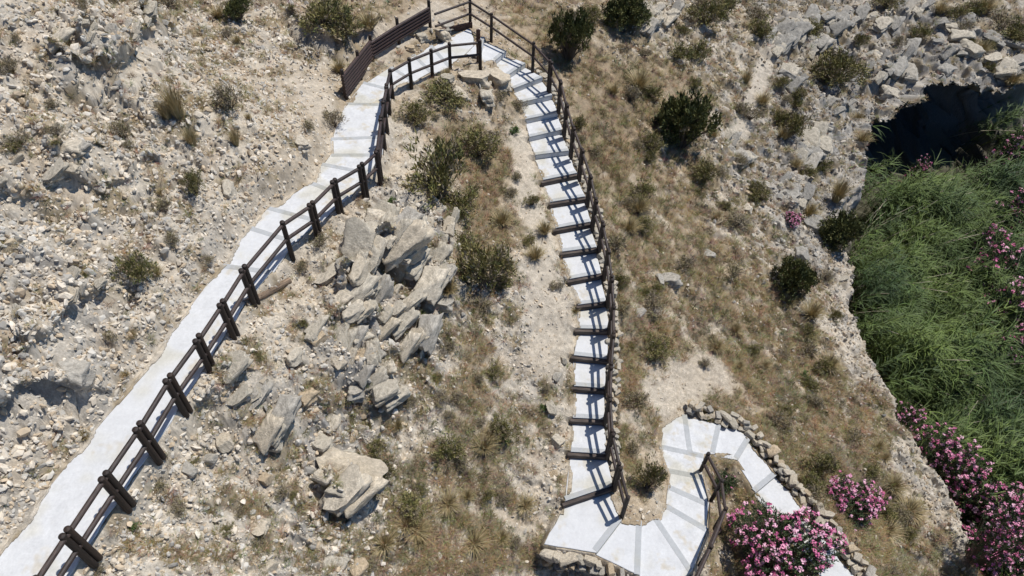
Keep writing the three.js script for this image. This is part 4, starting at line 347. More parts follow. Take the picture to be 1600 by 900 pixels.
// ---------------------------------------------------------------- rocks
const rockGeos = [];
for (let v = 0; v < 7; v++) {
  let g = new THREE.IcosahedronGeometry(1, 3); const r = rng(300 + v), p = g.attributes.position, planes = [];
  for (const d of [[1, 0, 0], [-1, 0, 0], [0, 1, 0], [0, -1, 0], [0, 0, 1], [0, 0, -1]]) planes.push([new THREE.Vector3(d[0] + 0.5 * (r() - 0.5), d[1] + 0.5 * (r() - 0.5), d[2] + 0.5 * (r() - 0.5)).normalize(), 0.5 + 0.26 * r()]);
  for (let k = 0; k < 6; k++) planes.push([new THREE.Vector3(r() - 0.5, r() - 0.5, r() - 0.5).normalize(), 0.62 + 0.26 * r()]);
  const q = new THREE.Vector3(); for (let i = 0; i < p.count; i++) { q.fromBufferAttribute(p, i); for (const [d, s] of planes) { const e = q.dot(d) - s; if (e > 0) q.addScaledVector(d, -e * 0.99); } const n = 1 + 0.06 * noise(q.x * 2.4 + v * 9, q.z * 2.4 + q.y * 2) + 0.04 * noise(q.x * 7, q.z * 7 + q.y * 5); q.multiplyScalar(n); p.setXYZ(i, q.x * 1.2, q.y * 0.82, q.z); }
  g.computeVertexNormals(); const uv = new Float32Array(p.count * 2); for (let i = 0; i < p.count; i++) { uv[2 * i] = p.getX(i) * 0.5 + p.getY(i) * 0.3 + v * 0.21; uv[2 * i + 1] = p.getZ(i) * 0.5 - p.getY(i) * 0.4; } g.setAttribute('uv', new THREE.BufferAttribute(uv, 2)); rockGeos.push(g);
}
const bedGeos = [];      // bedded blocks: the same cut stone with stepped layers and worn faces
for (let v = 0; v < 6; v++) {
  const g = new THREE.IcosahedronGeometry(1, 6), r = rng(450 + v), p = g.attributes.position, planes = [], q = new THREE.Vector3();
  for (const d of [[1, 0, 0], [-1, 0, 0], [0, 1, 0], [0, -1, 0], [0, 0, 1], [0, 0, -1]]) planes.push([new THREE.Vector3(d[0] + 0.6 * (r() - 0.5), d[1] + 0.3 * (r() - 0.5), d[2] + 0.6 * (r() - 0.5)).normalize(), 0.5 + 0.3 * r()]);
  for (let k = 0; k < 5; k++) planes.push([new THREE.Vector3(r() - 0.5, r() - 0.5, r() - 0.5).normalize(), 0.6 + 0.3 * r()]);
  for (let i = 0; i < p.count; i++) {
    q.fromBufferAttribute(p, i); for (const [d, s] of planes) { const e = q.dot(d) - s; if (e > 0) q.addScaledVector(d, -e * 0.98); }
    const lay = q.y * 4.2 + 0.5 * noise3(q.x * 1.5 + v * 5, q.y, q.z * 1.5), li = Math.floor(lay), step = mix(hash(li, v, 3), hash(li + 1, v, 3), smooth(0.8, 1, lay - li)) - 0.5;
    const k = 1 + 0.26 * step + 0.20 * noise3(q.x * 2.2, q.y * 2.2 + v * 7, q.z * 2.2) + 0.09 * noise3(q.x * 6, q.y * 6, q.z * 6 + v) + 0.05 * noise3(q.x * 13, q.y * 13, q.z * 13); p.setXYZ(i, q.x * 1.25 * k, q.y * 0.85 * (1 + 0.5 * (k - 1)), q.z * k);
  }
  const m = mergeVertices(g.deleteAttribute('uv').deleteAttribute('normal')), mp = m.attributes.position; m.computeVertexNormals(); const uv = new Float32Array(mp.count * 2); for (let i = 0; i < mp.count; i++) { uv[2 * i] = mp.getX(i) * 0.5 + mp.getY(i) * 0.3 + v * 0.21; uv[2 * i + 1] = mp.getZ(i) * 0.5 - mp.getY(i) * 0.4; } m.setAttribute('uv', new THREE.BufferAttribute(uv, 2)); bedGeos.push(m);
}
const pebbleGeos = []; for (let v = 0; v < 4; v++) { const g = new THREE.IcosahedronGeometry(1, 0), r = rng(700 + v), p = g.attributes.position, m = {}; for (let i = 0; i < p.count; i++) { const k = [p.getX(i), p.getY(i), p.getZ(i)].map((c) => c.toFixed(2)).join(); m[k] ??= 0.7 + 0.6 * r(); p.setXYZ(i, p.getX(i) * m[k] * 1.2, p.getY(i) * m[k] * 0.75, p.getZ(i) * m[k]); } g.computeVertexNormals(); pebbleGeos.push(g); }
const br = rng(91);
function whereabouts(x, z) { let d = 1e9, s = ''; for (const [px, pz, t] of PLACES) { const e = (px - x) ** 2 + (pz - z) ** 2; if (e < d) { d = e; s = t; } } return s; }
for (const [x, z, s] of BOULDERS) {
  const g = ground(x, z), gy = g.y, rk = Math.floor(br() * 7), rot = br() * 6.3; if (g.wd < s * 0.5 || g.rd > 0) continue;
  const big = s > 0.3 ? 'large' : s > 0.19 ? 'mid-sized' : 'small', mt = x > 10 ? [3, 5, 6, 1, 5][Math.floor(br() * 5)] : Math.floor(br() * 5), tone = ['pale cream', 'greyish beige', 'tan', 'grey', 'whitish', 'dull grey', 'dark grey'][mt];
  const o = mesh(numbered('boulder'), s > 0.22 ? bedGeos[rk % 6] : rockGeos[rk], M.stones[mt], scene); o.position.set(x, gy + s * 0.02, z); o.scale.set(s * (0.9 + 0.4 * br()), s * (0.75 + 0.4 * br()), s * (0.8 + 0.3 * br())); o.rotation.set(0.5 * (br() - 0.5), rot, 0.6 * (br() - 0.5));
  o.userData = { label: `${big} ${tone} boulder ${whereabouts(x, z)}`, category: 'boulder', group: `${big} ${tone} boulders ${whereabouts(x, z)}` };
}
// outcrops: tilted angular blocks standing out of the ledges, upper ones over lower ones
{
  const r = rng(3131), where = {};
  LEDGES.forEach(([pl, h, u], li) => {
    const m0 = pl[Math.floor(pl.length / 2)], spot = whereabouts(m0[0], m0[1]), bank = m0[0] < -5.5; if (bank && li % 2) return;
    const g0 = ground(m0[0], m0[1]), root = thing('rock_outcrop', '', 'rock outcrop', [m0[0], g0.y, m0[1]], 'rock outcrops of the hillside'), oy = root.position.y;
    let L = 0; for (let i = 0; i + 1 < pl.length; i++) L += Math.hypot(pl[i + 1][0] - pl[i][0], pl[i + 1][1] - pl[i][1]);
    const n = Math.max(3, Math.round(L / 0.36)); let count = 0;
    for (let row = 0; row < 3; row++) for (let k = 0; k < n; k++) {
      if (r() < (bank ? 0.45 : m0[0] > 10 ? 0.45 : 0)) continue; const flat = m0[0] > 10;
      let t = (k + 0.2 + 0.6 * r()) / n * L, i = 0; while (i + 2 < pl.length) { const d = Math.hypot(pl[i + 1][0] - pl[i][0], pl[i + 1][1] - pl[i][1]); if (t < d) break; t -= d; i++; }
      const a = pl[i], b = pl[i + 1], d = Math.hypot(b[0] - a[0], b[1] - a[1]), ux = (b[0] - a[0]) / d, uz = (b[1] - a[1]) / d, s = (0.15 + 0.34 * r() * r()) * (0.6 + 0.6 * h) * (bank ? 0.55 : flat ? 1.5 : 1), off = (row ? -0.05 - 0.4 * row * (0.5 + r()) : 0.02 + 0.12 * r()), x = a[0] + ux * t - uz * off, z = a[1] + uz * t + ux * off, back = ground(a[0] + ux * t + uz * 0.35, a[1] + uz * t - ux * 0.35);
      if (walkway(x, z).d < s * 2.4) continue; const by = back.y, fy = ground(x, z).y;
      const m = mesh('block', bedGeos[Math.floor(r() * 6)], M.stones[(m0[0] > 10 ? [3, 5, 6, 5, 1] : [0, 1, 3, 4, 1])[Math.floor(r() * 5)]], root); m.position.set(x - m0[0], (row ? fy - s * 0.12 : mix(fy, by, 0.35 + 0.35 * r())) - oy, z - m0[1]); m.scale.set(s * (1.2 + 0.7 * r()), s * (0.7 + 0.4 * r()) * (flat ? 0.7 : 1), s * (1.0 + 0.4 * r())); m.rotation.set(0.25 + 0.4 * (r() - 0.5), Math.atan2(-uz, ux) + 0.7 * (r() - 0.5), 0.15 + 0.5 * (r() - 0.5)); count++;
    }
    if (!count) { scene.remove(root); return; }
    const sz = L > 1.6 ? 'long' : L > 0.9 ? 'broken' : 'short', look = h > 0.7 ? 'tall jutting' : h > 0.45 ? 'jagged' : 'low'; root.userData.label = `${sz} ${look} outcrop of limestone blocks ${spot}`;
  });
}
// dry stone edging; a and b are runs of plan points, stones lie outside them
function stoneWall(label, pts, { w = 0.22, rows = 2, size = 0.13, drop = 0.17, lift = 0, jitter = 0.05 }) {
  const [x0, y0, z0] = pts[0], root = thing('dry_stone_wall', label, 'stone wall', [x0, y0, z0], 'dry stone walls beside the walkway');
  for (let r = 0; r < rows; r++) for (let i = 0; i + 1 < pts.length; i++) {
    const a = pts[i], b = pts[i + 1], L = Math.hypot(b[0] - a[0], b[2] - a[2]), n = Math.max(1, Math.round(L / (size * 1.75))), nx = -(b[2] - a[2]) / L, nz = (b[0] - a[0]) / L;
    for (let k = 0; k < n; k++) {
      const t = (k + 0.5 + 0.25 * (br() - 0.5) + (r % 2) * 0.4) / n, off = 0.09 + w * (r === 0 ? 0.1 : 0.35 + 0.5 * br()), s = size * (0.55 + 0.85 * br() * br() + 0.15);
      const m = mesh('stone', rockGeos[Math.floor(br() * 7)], M.stones[Math.floor(br() * 5)], root);
      m.position.set(mix(a[0], b[0], t) + nx * off - x0, mix(a[1], b[1], t) + lift - r * drop + jitter * (br() - 0.5) - y0, mix(a[2], b[2], t) + nz * off - z0); m.scale.set(s * (1 + 0.5 * br()), s * (0.7 + 0.4 * br()), s * (0.9 + 0.3 * br())); m.rotation.set(0.5 * (br() - 0.5), br() * 6.3, 0.5 * (br() - 0.5));
    }
  }
}
const side = (i0, i1, b) => { const out = []; for (let i = i0; i <= i1; i++) { const w = WALK[i]; out.push(b ? [w[2], w[4] - 0.06, w[3]] : [w[0], w[4] - 0.06, w[1]]); } return out; };
stoneWall('long dry stone kerb under the fence on the outer side of the stairway', side(15, 32, true).reverse(), { rows: 3, w: 0.34, size: 0.12, drop: 0.13, lift: -0.03 });
stoneWall('curved dry stone wall edging the lowest bend above the grassy slope', [[5.45, -2.2, -11.75], ...side(40, 41, true), [6.95, -2.55, -11.3], ...side(42, 46, true)].map((p) => [p[0], p[1] + 0.06, p[2]]).reverse(), { rows: 3, w: 0.30, size: 0.14, drop: -0.08, lift: 0.0 });
stoneWall('rough stone footing wall under the edge of the lower landing', [[1.05, -1.6, -7.0], [2.36, -1.6, -6.85], [3.42, -1.7, -6.38], [4.2, -1.8, -6.3], [4.8, -1.85, -6.6]], { rows: 4, w: 0.1, size: 0.15, drop: 0.2 });
// loose stones and gravel
function instances(name, kinds, list, material, parent) {
  kinds.forEach((g, v) => {
    const sub = list.filter((_, i) => i % kinds.length === v), im = new THREE.InstancedMesh(g, material, sub.length), m = new THREE.Matrix4(), q = new THREE.Quaternion(), e = new THREE.Euler(), c = new THREE.Color();
    sub.forEach((it, i) => { e.set(it.r[0], it.r[1], it.r[2], 'YXZ'); q.setFromEuler(e); m.compose(it.p, q, it.s); im.setMatrixAt(i, m); im.setColorAt(i, c.setRGB(...it.c)); });
    im.name = name; im.castShadow = im.receiveShadow = true; im.userData.kind = 'stuff'; parent.add(im);
  });
}
function stuffGroup(name, label, category) { const o = new THREE.Group(); o.name = name; o.userData = { kind: 'stuff', label, category }; scene.add(o); return o; }
function fanSample(r) { const a = mix(FAN.a0 + 0.02, FAN.a1 - 0.02, r()), rr = FAN.r0 * Math.pow(FAN.r1 / FAN.r0, r()); return fanPoint(a, rr); }
{
  const r = rng(1234), list = [], tones = [[0.60, 0.525, 0.42], [0.51, 0.475, 0.415], [0.52, 0.415, 0.29], [0.65, 0.58, 0.48], [0.32, 0.30, 0.265]];
  for (let n = 0; n < 330000; n++) {
    const [x, z] = fanSample(r), g = ground(x, z); if (g.wd < 0.06 || g.rd > 0.05) continue;
    const bankside = smooth(-5.2, -6.5, x), dens = 0.1 + 0.35 * bankside + 0.9 * g.rock - 0.4 * g.veg + 0.5 * fbm(x * 0.9, z * 0.9 + 60, 2); if (r() > dens * (1 - 0.6 * smooth(0.7, 1, g.rock)) * (1 - 0.7 * g.bare)) continue;
    const dist = Math.hypot(x, z - 8), s = 0.010 + 0.0006 * dist + 0.06 * Math.pow(r(), 6) * (0.35 + g.rock) + 0.026 * bankside * r() * r(), t = tones[Math.floor(r() * 4.6)], k = (0.8 + 0.35 * r()) * (x > 10 ? 0.8 : 1);
    list.push({ p: new THREE.Vector3(g.x, g.y + s * 0.2, g.z), r: [r() * 3, r() * 6, r() * 3], s: new THREE.Vector3(s * (0.8 + 0.6 * r()), s * (0.6 + 0.5 * r()), s * (0.8 + 0.5 * r())), c: t.map((v) => v * k) });
  }
  instances('gravel', pebbleGeos, list, new THREE.MeshStandardMaterial({ color: 0xffffff, roughness: 0.96 }), stuffGroup('gravel', 'loose pale gravel and stones scattered over the hillside', 'gravel'));
}
// ---------------------------------------------------------------- plants
class Leaves {
  constructor() { this.p = []; this.c = []; }
  tri(a, b, c, col) { this.p.push(a.x, a.y, a.z, b.x, b.y, b.z, c.x, c.y, c.z); for (let i = 0; i < 3; i++) this.c.push(col[0], col[1], col[2]); }
  blade(o, d, side, L, w, col, bend = 0) { // a pointed leaf, folded once
    const m = o.clone().addScaledVector(d, L * 0.45), e = o.clone().addScaledVector(d, L); e.y -= bend * L; const a = m.clone().addScaledVector(side, w), b = m.clone().addScaledVector(side, -w);
    this.tri(o, a, b, col); this.tri(a, e, b, col);
  }
  strand(o, d, L, w, bend, col, n = 3) { // a grass blade in n steps that droops
    const s = new THREE.Vector3(-d.z, 0, d.x); if (s.lengthSq() < 1e-4) s.set(1, 0, 0); s.normalize(); let a = o.clone(), v = d.clone(), l = a.clone().addScaledVector(s, w), r = a.clone().addScaledVector(s, -w);
    for (let k = 1; k <= n; k++) { a = a.clone().addScaledVector(v, L / n); v = v.clone(); v.y -= bend / n; v.normalize(); const q = w * (1 - k / n), l2 = a.clone().addScaledVector(s, q), r2 = a.clone().addScaledVector(s, -q); this.tri(l, l2, r, col); if (k < n) this.tri(r, l2, r2, col); l = l2; r = r2; }
  }
  twig(a, b, r0, r1, col = [0.13, 0.10, 0.075]) { const d = b.clone().sub(a).normalize(), u = new THREE.Vector3(d.y, -d.x, 0.3).cross(d).normalize(), v = u.clone().cross(d); const ring = (o, r) => [0, 1, 2].map((k) => o.clone().addScaledVector(u, r * Math.cos(k * 2.094)).addScaledVector(v, r * Math.sin(k * 2.094))); const A = ring(a, r0), B = ring(b, r1); for (let k = 0; k < 3; k++) { const n = (k + 1) % 3; this.tri(A[k], A[n], B[k], col); this.tri(A[n], B[n], B[k], col); } }
  geo() { const g = new THREE.BufferGeometry(); g.setAttribute('position', new THREE.Float32BufferAttribute(this.p, 3)); g.setAttribute('color', new THREE.Float32BufferAttribute(this.c, 3)); g.computeVertexNormals(); return g; }
}
const V3 = (x, y, z) => new THREE.Vector3(x, y, z);
const dirOf = (r, up = -1) => { const y = mix(up, 1, r()), a = r() * 6.2832, s = Math.sqrt(Math.max(0, 1 - y * y)); return V3(s * Math.cos(a), y, s * Math.sin(a)); };
const sideOf = (d, r) => { const s = dirOf(r).cross(d); return s.lengthSq() < 1e-5 ? V3(1, 0, 0) : s.normalize(); };
const tint = (c, r, v = 0.35) => { const k = 1 - v / 2 + v * r(), w = 0.06 * (r() - 0.5); return [c[0] * (k + w), c[1] * k, c[2] * (k - w)]; };
// unit shrubs: radius 1, height about 1, base at the origin
function shrub(seed, { clumps, leaves, len, wid, cols, low = 0.05, open = 0.25, up = 0.3, dry = 0.1, dryCol = [0.26, 0.21, 0.14], flat = 1 }) {
  const r = rng(seed), F = new Leaves(), T = new Leaves();
  const lobes = []; for (let k = 0; k < 6; k++) { const a = r() * 6.28; lobes.push([Math.cos(a) * 0.42, 0.3 + 0.34 * r(), Math.sin(a) * 0.42, 0.38 + 0.22 * r()]); } lobes.push([0, 0.55, 0, 0.45]);
  for (let k = 0; k < clumps; k++) {
    const lb = lobes[Math.floor(r() * lobes.length)], d = dirOf(r, -0.35), q = Math.pow(r(), 0.4) * lb[3], c = V3(lb[0] + d.x * q, Math.max(low, (lb[1] + d.y * q * 0.9) * flat), lb[2] + d.z * q), out = V3(c.x, c.y - 0.25, c.z).normalize(), col0 = cols[Math.floor(r() * cols.length)], base = r() < dry ? dryCol : col0;
    if (k % 2 === 0) { const root = V3(c.x * 0.12, 0, c.z * 0.12), mid = V3(c.x * 0.5 + 0.08 * (r() - 0.5), c.y * 0.55, c.z * 0.5 + 0.08 * (r() - 0.5)); T.twig(root, mid, 0.016, 0.010); T.twig(mid, c, 0.010, 0.004); }
    for (let l = 0; l < leaves; l++) { const o = c.clone().addScaledVector(dirOf(r), open * 0.5 * Math.pow(r(), 0.6)), dd = dirOf(r).addScaledVector(out, 0.8).add(V3(0, up, 0)).normalize(); F.blade(o, dd, sideOf(dd, r), len * (0.6 + 0.8 * r()), wid * (0.7 + 0.6 * r()), tint(base, r)); }
  }
  return { foliage: F.geo(), stems: T.geo() };
}
function tussock(seed, n, cols, spread = 0.75) { const r = rng(seed), F = new Leaves(); for (let k = 0; k < n; k++) { const a = r() * 6.28, q = Math.pow(r(), 0.7) * spread, d = V3(Math.cos(a) * q, 1, Math.sin(a) * q).normalize(), o = V3(Math.cos(a) * 0.22 * r(), 0, Math.sin(a) * 0.22 * r()); F.strand(o, d, 0.7 + 0.6 * r(), 0.018 + 0.012 * r(), 0.5 + 0.9 * r(), tint(cols[Math.floor(r() * cols.length)], r, 0.5)); } return F.geo(); }
const KIND = {
  evergreen: { label: 'dense dark evergreen shrub', cat: 'shrub', variants: [41, 42, 43].map((s) => shrub(s, { clumps: 330, leaves: 24, len: 0.085, wid: 0.020, cols: [[0.078, 0.088, 0.022], [0.105, 0.112, 0.028], [0.055, 0.066, 0.018], [0.135, 0.132, 0.038]], open: 0.20, up: 0.4, dry: 0.05 })) },
  broom: { label: 'olive scrub bush', cat: 'bush', variants: [51, 52, 53, 54].map((s) => shrub(s, { clumps: 150, leaves: 18, len: 0.12, wid: 0.019, cols: [[0.17, 0.165, 0.048], [0.22, 0.195, 0.065], [0.115, 0.125, 0.036], [0.26, 0.22, 0.09]], open: 0.30, up: 0.5, dry: 0.22 })) },
  cushion: { label: 'grey brown thyme cushion', cat: 'dry bush', variants: [61, 62, 63, 64].map((s) => shrub(s, { clumps: 95, leaves: 14, len: 0.15, wid: 0.018, cols: [[0.25, 0.205, 0.105], [0.31, 0.25, 0.15], [0.19, 0.175, 0.075], [0.26, 0.22, 0.155]], open: 0.34, up: 0.3, dry: 0.35, dryCol: [0.22, 0.18, 0.13] })) },
  tussock: { label: 'straw coloured grass tussock', cat: 'grass tussock', variants: [71, 72, 73].map((s) => ({ foliage: tussock(s, 330, [[0.40, 0.30, 0.15], [0.33, 0.26, 0.13], [0.25, 0.215, 0.10], [0.46, 0.37, 0.22]]) })) },
  herb: { label: 'bright green herb tuft', cat: 'herb', variants: [81, 82].map((s) => shrub(s, { clumps: 45, leaves: 12, len: 0.22, wid: 0.04, cols: [[0.09, 0.15, 0.035], [0.12, 0.18, 0.05], [0.07, 0.12, 0.03]], open: 0.35, up: 0.5, dry: 0.0 })) },
};
const pr = rng(808);
const sizeWord = (w) => (w > 1.0 ? 'big' : w > 0.6 ? 'broad' : w > 0.36 ? 'knee-high' : w > 0.24 ? 'small' : 'tiny');
for (const [kind, x, z, w, h] of SHRUBS) {
  const K = KIND[kind], v = K.variants[Math.floor(pr() * K.variants.length)], g = ground(x, z); if (g.rd > 0.6) continue; if (g.wd < 0.05) continue;
  const label = `${sizeWord(w)} ${K.label} ${whereabouts(x, z)}`, y = ground(x, z).y;
  const o = thing(kind === 'tussock' ? 'grass_tussock' : kind === 'herb' ? 'herb' : kind === 'evergreen' ? 'evergreen_shrub' : kind === 'broom' ? 'scrub_bush' : 'dry_bush', label, K.cat, [g.x, y - 0.03, g.z], `${K.label} ${whereabouts(x, z)}`);
  const hh = Math.min(h * 0.95, w * 2.4) * (kind === 'tussock' ? 1.1 : 1), sp = kind === 'tussock' ? 1.25 : 1.05;
  o.scale.set(sp * w * (0.95 + 0.2 * pr()), hh, sp * w * (0.9 + 0.2 * pr())); o.rotation.y = pr() * 6.28;
  mesh(kind === 'tussock' ? 'blades' : 'foliage', v.foliage, leafy, o); if (v.stems) mesh('stem', v.stems, leafy, o);
}
// oleanders: upright shoots with lance leaves, many tipped with pink flower heads
function oleander(seed, shoots, bloom, asp = 1.5, size = 1) {
  const r = rng(seed), F = new Leaves(), S = new Leaves(), B = new Leaves(), greens = [[0.042, 0.070, 0.024], [0.055, 0.090, 0.030], [0.034, 0.055, 0.022], [0.085, 0.115, 0.042]], pinks = [[0.66, 0.20, 0.36], [0.74, 0.32, 0.47], [0.80, 0.47, 0.58], [0.56, 0.13, 0.28]];
  for (let k = 0; k < shoots; k++) {
    const a = r() * 6.28, q = Math.sqrt(r()), ht = (0.42 + 0.58 * Math.sqrt(Math.max(0, 1 - q * q * 0.9))) * (0.7 + 0.34 * r()) * (r() < 0.25 ? 0.65 : 1), wob = 1 + 0.22 * Math.sin(a * 3 + seed) + 0.1 * Math.sin(a * 7 + 2), tip = V3(Math.cos(a) * q * wob, ht * asp, Math.sin(a) * q * wob), root = V3(tip.x * 0.15, 0, tip.z * 0.15), mid = tip.clone().lerp(root, Math.min(0.45, 0.32 * size / asp)), dir = tip.clone().sub(mid).normalize();
    if (k % 2 === 0) { S.twig(root, mid, 0.011, 0.007); S.twig(mid, tip, 0.007, 0.003); }
    const g0 = greens[Math.floor(r() * 4)], n = 15; for (let l = 0; l < n; l++) { const t = 0.25 + 0.75 * l / n, o = mid.clone().lerp(tip, t), d = dirOf(r, -0.3).multiplyScalar(0.9).addScaledVector(dir, 0.6).normalize(); F.blade(o, d, sideOf(d, r), 0.085 * size * (0.7 + 0.6 * r()), 0.0115 * size, tint(g0, r, 0.5), 0.08); }
    if (r() < bloom * (0.6 + 0.8 * (0.5 + 0.5 * Math.sin(a * 2 + seed)))) { const n2 = 6 + Math.floor(r() * 9), p0 = pinks[Math.floor(r() * 4)]; for (let f = 0; f < n2; f++) { const c = tip.clone().addScaledVector(dirOf(r, -0.2), 0.05 * size * Math.sqrt(r())), ax = dirOf(r, 0).addScaledVector(dir, 0.7).normalize(), u = sideOf(ax, r), v = u.clone().cross(ax); for (let m = 0; m < 5; m++) { const e = m * 1.2566, d = u.clone().multiplyScalar(Math.cos(e)).addScaledVector(v, Math.sin(e)).addScaledVector(ax, 0.25).normalize(), s = d.clone().cross(ax).normalize(); B.blade(c, d, s, (0.022 + 0.006 * r()) * size, 0.0085 * size, tint(p0, r, 0.35)); } } }
  }
  return { leaves: F.geo(), stems: S.geo(), flowers: B.geo() };
}
const OL = [oleander(901, 620, 0.62, 1.5), oleander(902, 360, 0.55, 1.45, 1.25), oleander(903, 300, 0.6, 1.4, 1.6), oleander(904, 260, 0.02, 1.3, 1.6), oleander(905, 300, 0.5, 4.2, 1.7), oleander(906, 300, 0.42, 4.6, 1.7), oleander(907, 340, 0.45, 3.2, 1.4)];
const olLabels = ['big round oleander covered in pink flowers beside the lower bend', 'bushy pink oleander standing alone on the slope below the stone edging', 'little pink oleander growing in the rocks at the rim', 'small leafy green oleander without flowers beside the short fence'];
OLEANDER.forEach(([x, z, w, h], i) => {
  const g = ground(x, z), v = i < 4 ? OL[i] : w > 1.15 ? OL[6] : OL[4 + i % 2];
  const inBed = i > 12, o = thing('oleander_bush', i < 4 ? olLabels[i] : inBed ? 'pink flowering oleander growing among the reeds in the river bed' : 'pink flowering oleander in the thicket along the foot of the rim', 'oleander', [g.x, g.y - 0.04, g.z], i < 4 ? undefined : inBed ? 'oleanders among the reeds' : 'oleanders along the rim');
  const k = i < 4 ? w * 0.95 : w * 1.0; o.scale.set(k, i < 4 ? k : mix(k, (inBed ? 4.3 : 3.7) / (v === OL[6] ? 3.2 : 4.3), 0.8), k); o.rotation.y = i * 1.7;
  mesh('foliage', v.leaves, leafy, o); mesh('stem', v.stems, leafy, o); const fl = mesh('flowers', v.flowers, M.flower, o); fl.userData.kind = 'stuff';
});
// dry grass and low herbs over the slopes: one mass
{
  const tufts = []; for (let v = 0; v < 6; v++) { const r = rng(1500 + v), F = new Leaves(); const n = 26; for (let k = 0; k < n; k++) { const a = r() * 6.28, q = 0.25 + 0.95 * r(), d = V3(Math.cos(a) * q, 1, Math.sin(a) * q).normalize(), o = V3(Math.cos(a) * 0.35 * r(), 0, Math.sin(a) * 0.35 * r()); F.strand(o, d, 0.6 + 0.7 * r(), 0.022, 0.4 + 1.0 * r(), [0.75 + 0.4 * r(), 0.75 + 0.4 * r(), 0.75 + 0.4 * r()], 2); } tufts.push(F.geo()); }
  const r = rng(4321), list = [], pal = [[0.35, 0.255, 0.125], [0.40, 0.305, 0.17], [0.255, 0.205, 0.09], [0.29, 0.225, 0.14], [0.19, 0.175, 0.065], [0.32, 0.265, 0.19]];
  for (let n = 0; n < 190000; n++) {
    const [x, z] = fanSample(r), g = ground(x, z); if (g.wd < 0.10 || g.rd > 0.1) continue;
    const clump = fbm(x * 1.5, z * 1.5 + 7, 4), dens = (g.veg * 1.55 - 0.3 + 2.3 * clump) * (1 - g.bare); if (r() > dens) continue;
    const s = (0.07 + 0.16 * r() * (0.5 + g.veg)) * (0.8 + 0.01 * Math.hypot(x, z)), p = pal[Math.floor(clamp(r() * 4 + 2.5 * (0.5 + noise(x * 0.7, z * 0.7)) - 0.5, 0, 5.99))];
    list.push({ p: V3(g.x, g.y - 0.01, g.z), r: [0.3 * (r() - 0.5), r() * 6.28, 0.3 * (r() - 0.5)], s: V3(s * 1.1, s * (0.6 + 0.5 * r()), s * 1.1), c: p.map((q) => q * (0.8 + 0.4 * r())) });
  }
  instances('dry_grass', tufts, list, new THREE.MeshStandardMaterial({ vertexColors: true, roughness: 0.9, side: THREE.DoubleSide }), stuffGroup('dry_grass', 'dry olive and straw grass growing over the slopes', 'dry grass'));
}
// small dry cushions between the grasses
{
  const cus = [0, 1, 2, 3].map((v) => { const r = rng(1700 + v), F = new Leaves(); for (let k = 0; k < 70; k++) { const d = dirOf(r, -0.1), o = V3(d.x * 0.65 * r(), Math.max(0, d.y * 0.5 * r()), d.z * 0.65 * r()), dd = d.clone().add(V3(0, 0.5, 0)).addScaledVector(dirOf(r), 0.6).normalize(), k2 = 0.7 + 0.5 * r(); F.blade(o, dd, sideOf(dd, r), 0.3 + 0.35 * r(), 0.03, [k2, k2, k2]); } return F.geo(); });
  const r = rng(5421), list = [], pal = [[0.25, 0.205, 0.105], [0.18, 0.175, 0.06], [0.30, 0.24, 0.14], [0.15, 0.155, 0.05], [0.26, 0.22, 0.15]];
  for (let n = 0; n < 36000; n++) {
    const [x, z] = fanSample(r), g = ground(x, z); if (g.wd < 0.22 || g.rd > 0.1) continue;
    const dens = (g.veg * 0.85 - 0.12 + 0.9 * fbm(x * 0.9 + 50, z * 0.9, 3)) * (1 - g.bare); if (r() > dens * 0.75) continue;
    const s = 0.06 + 0.16 * r() * (0.4 + g.veg), p = pal[Math.floor(r() * 5)];
    list.push({ p: V3(g.x, g.y - 0.02, g.z), r: [0.2 * (r() - 0.5), r() * 6.28, 0.2 * (r() - 0.5)], s: V3(s, s * (0.8 + 0.5 * r()), s), c: p.map((q) => q * (0.8 + 0.4 * r())) });
  }
  instances('low_scrub', cus, list, new THREE.MeshStandardMaterial({ vertexColors: true, roughness: 0.9, side: THREE.DoubleSide }), stuffGroup('low_scrub', 'low grey and olive scrub dotted over the slopes', 'scrub'));
}
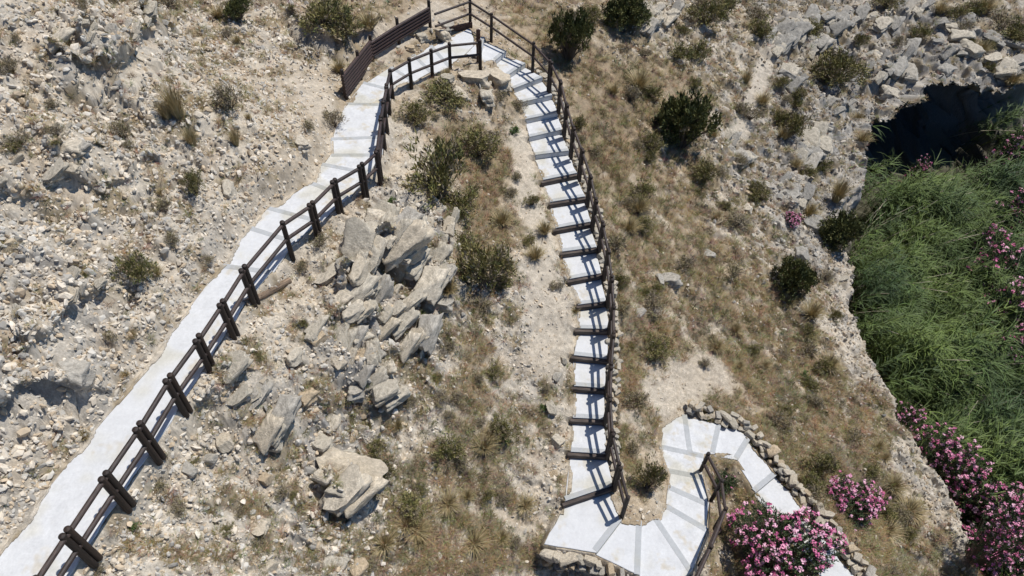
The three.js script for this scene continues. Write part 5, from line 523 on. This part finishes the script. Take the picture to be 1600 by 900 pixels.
// reeds filling the river bed
{
  const reed = [0, 1, 2, 3, 4].map((v) => {
    const r = rng(1900 + v), F = new Leaves(), lean = 0.25 + 0.5 * r(); let p = V3(0, 0, 0), d = V3(0.1, 1, 0).normalize(); const segs = 6, H = 1;
    for (let k = 0; k < segs; k++) { const q = p.clone().addScaledVector(d, H / segs); F.twig(p, q, 0.004, 0.0035, [1.1, 1.0, 0.7]); p = q; d = d.clone().add(V3(lean * 0.22 * (k / segs), -0.02, 0.05 * (r() - 0.5))).normalize(); if (k > 1) for (let l = 0; l < 6; l++) { const a = r() * 6.28, ld = V3(Math.cos(a) * 0.8 + 0.45, 0.55 + 0.4 * r(), Math.sin(a) * 0.8).normalize(), kk = 0.7 + 0.6 * r(); F.strand(p.clone(), ld, 0.20 + 0.14 * r(), 0.0055, 0.9 + 0.8 * r(), [kk, kk, kk], 3); } }
    return F.geo();
  });
  const r = rng(6001), live = [], dead = [];
  for (let n = 0; n < 90000 && live.length < 17000; n++) {
    const x = mix(12.5, 40, r()), z = mix(-37, 0, r()), [rd] = rimDistance(x, z); if (rd < 0.55 + 0.4 * noise(x, z)) continue; const g = ground(x, z); if (g.y > BED + 1.2) continue;
    const cave = smooth(16, 18.5, x) * smooth(-29.2, -30.6, z) * (1 - smooth(24.5, 26, x)); if (r() < cave) continue;
    const patchy = fbm(x * 0.35, z * 0.35, 3); if (r() < 0.15 + smooth(-0.2, 0.35, noise(x * 0.8 + 30, z * 0.8)) * 0.75) continue;
    const h = 2.3 + 0.9 * r() + 1.5 * patchy + 1.1 * noise(x * 0.9, z * 0.9), yaw = -0.5 + 1.3 * noise(x * 0.22, z * 0.22) + 0.8 * (r() - 0.5), k = 0.75 + 0.5 * r(), young = clamp(0.5 + 0.9 * noise(x * 0.5 + 9, z * 0.5), 0, 1);
    if (r() < 0.15) { dead.push({ p: V3(g.x, g.y, g.z), r: [0.3 * (r() - 0.5), yaw + 1.4 * (r() - 0.5), -0.3 - 0.6 * r()], s: V3(h, h * (0.9 + 0.5 * r()), h), c: [0.42 * k, 0.37 * k, 0.27 * k] }); continue; }
    live.push({ p: V3(g.x, g.y, g.z), r: [0.25 * (r() - 0.5), yaw, -0.15 - 0.35 * r()], s: V3(h, h, h), c: [mix(0.036, 0.120, young) * k, mix(0.072, 0.168, young) * k, mix(0.015, 0.030, young) * k] });
  }
  const bedGrp = stuffGroup('reed_bed', 'dense bed of green giant reeds leaning across the river bed', 'reeds');
  instances('reed', reed, live, new THREE.MeshStandardMaterial({ vertexColors: true, roughness: 0.7, side: THREE.DoubleSide }), bedGrp);
  const cane = [0, 1].map((v) => { const r2 = rng(2100 + v), F = new Leaves(); let p = V3(0, 0, 0), d = V3(0.1, 1, 0).normalize(); for (let k = 0; k < 4; k++) { const q = p.clone().addScaledVector(d, 0.25); F.twig(p, q, 0.0055, 0.0045, [1, 1, 1]); p = q; d = d.clone().add(V3(0.12, 0, 0.1 * (r2() - 0.5))).normalize(); } return F.geo(); });
  instances('dead_cane', cane, dead, new THREE.MeshStandardMaterial({ vertexColors: true, roughness: 0.85, side: THREE.DoubleSide }), bedGrp);
}
scene.traverse((o) => { if (o.isMesh) { o.castShadow = true; o.receiveShadow = true; } });
renderer.render(scene, camera);
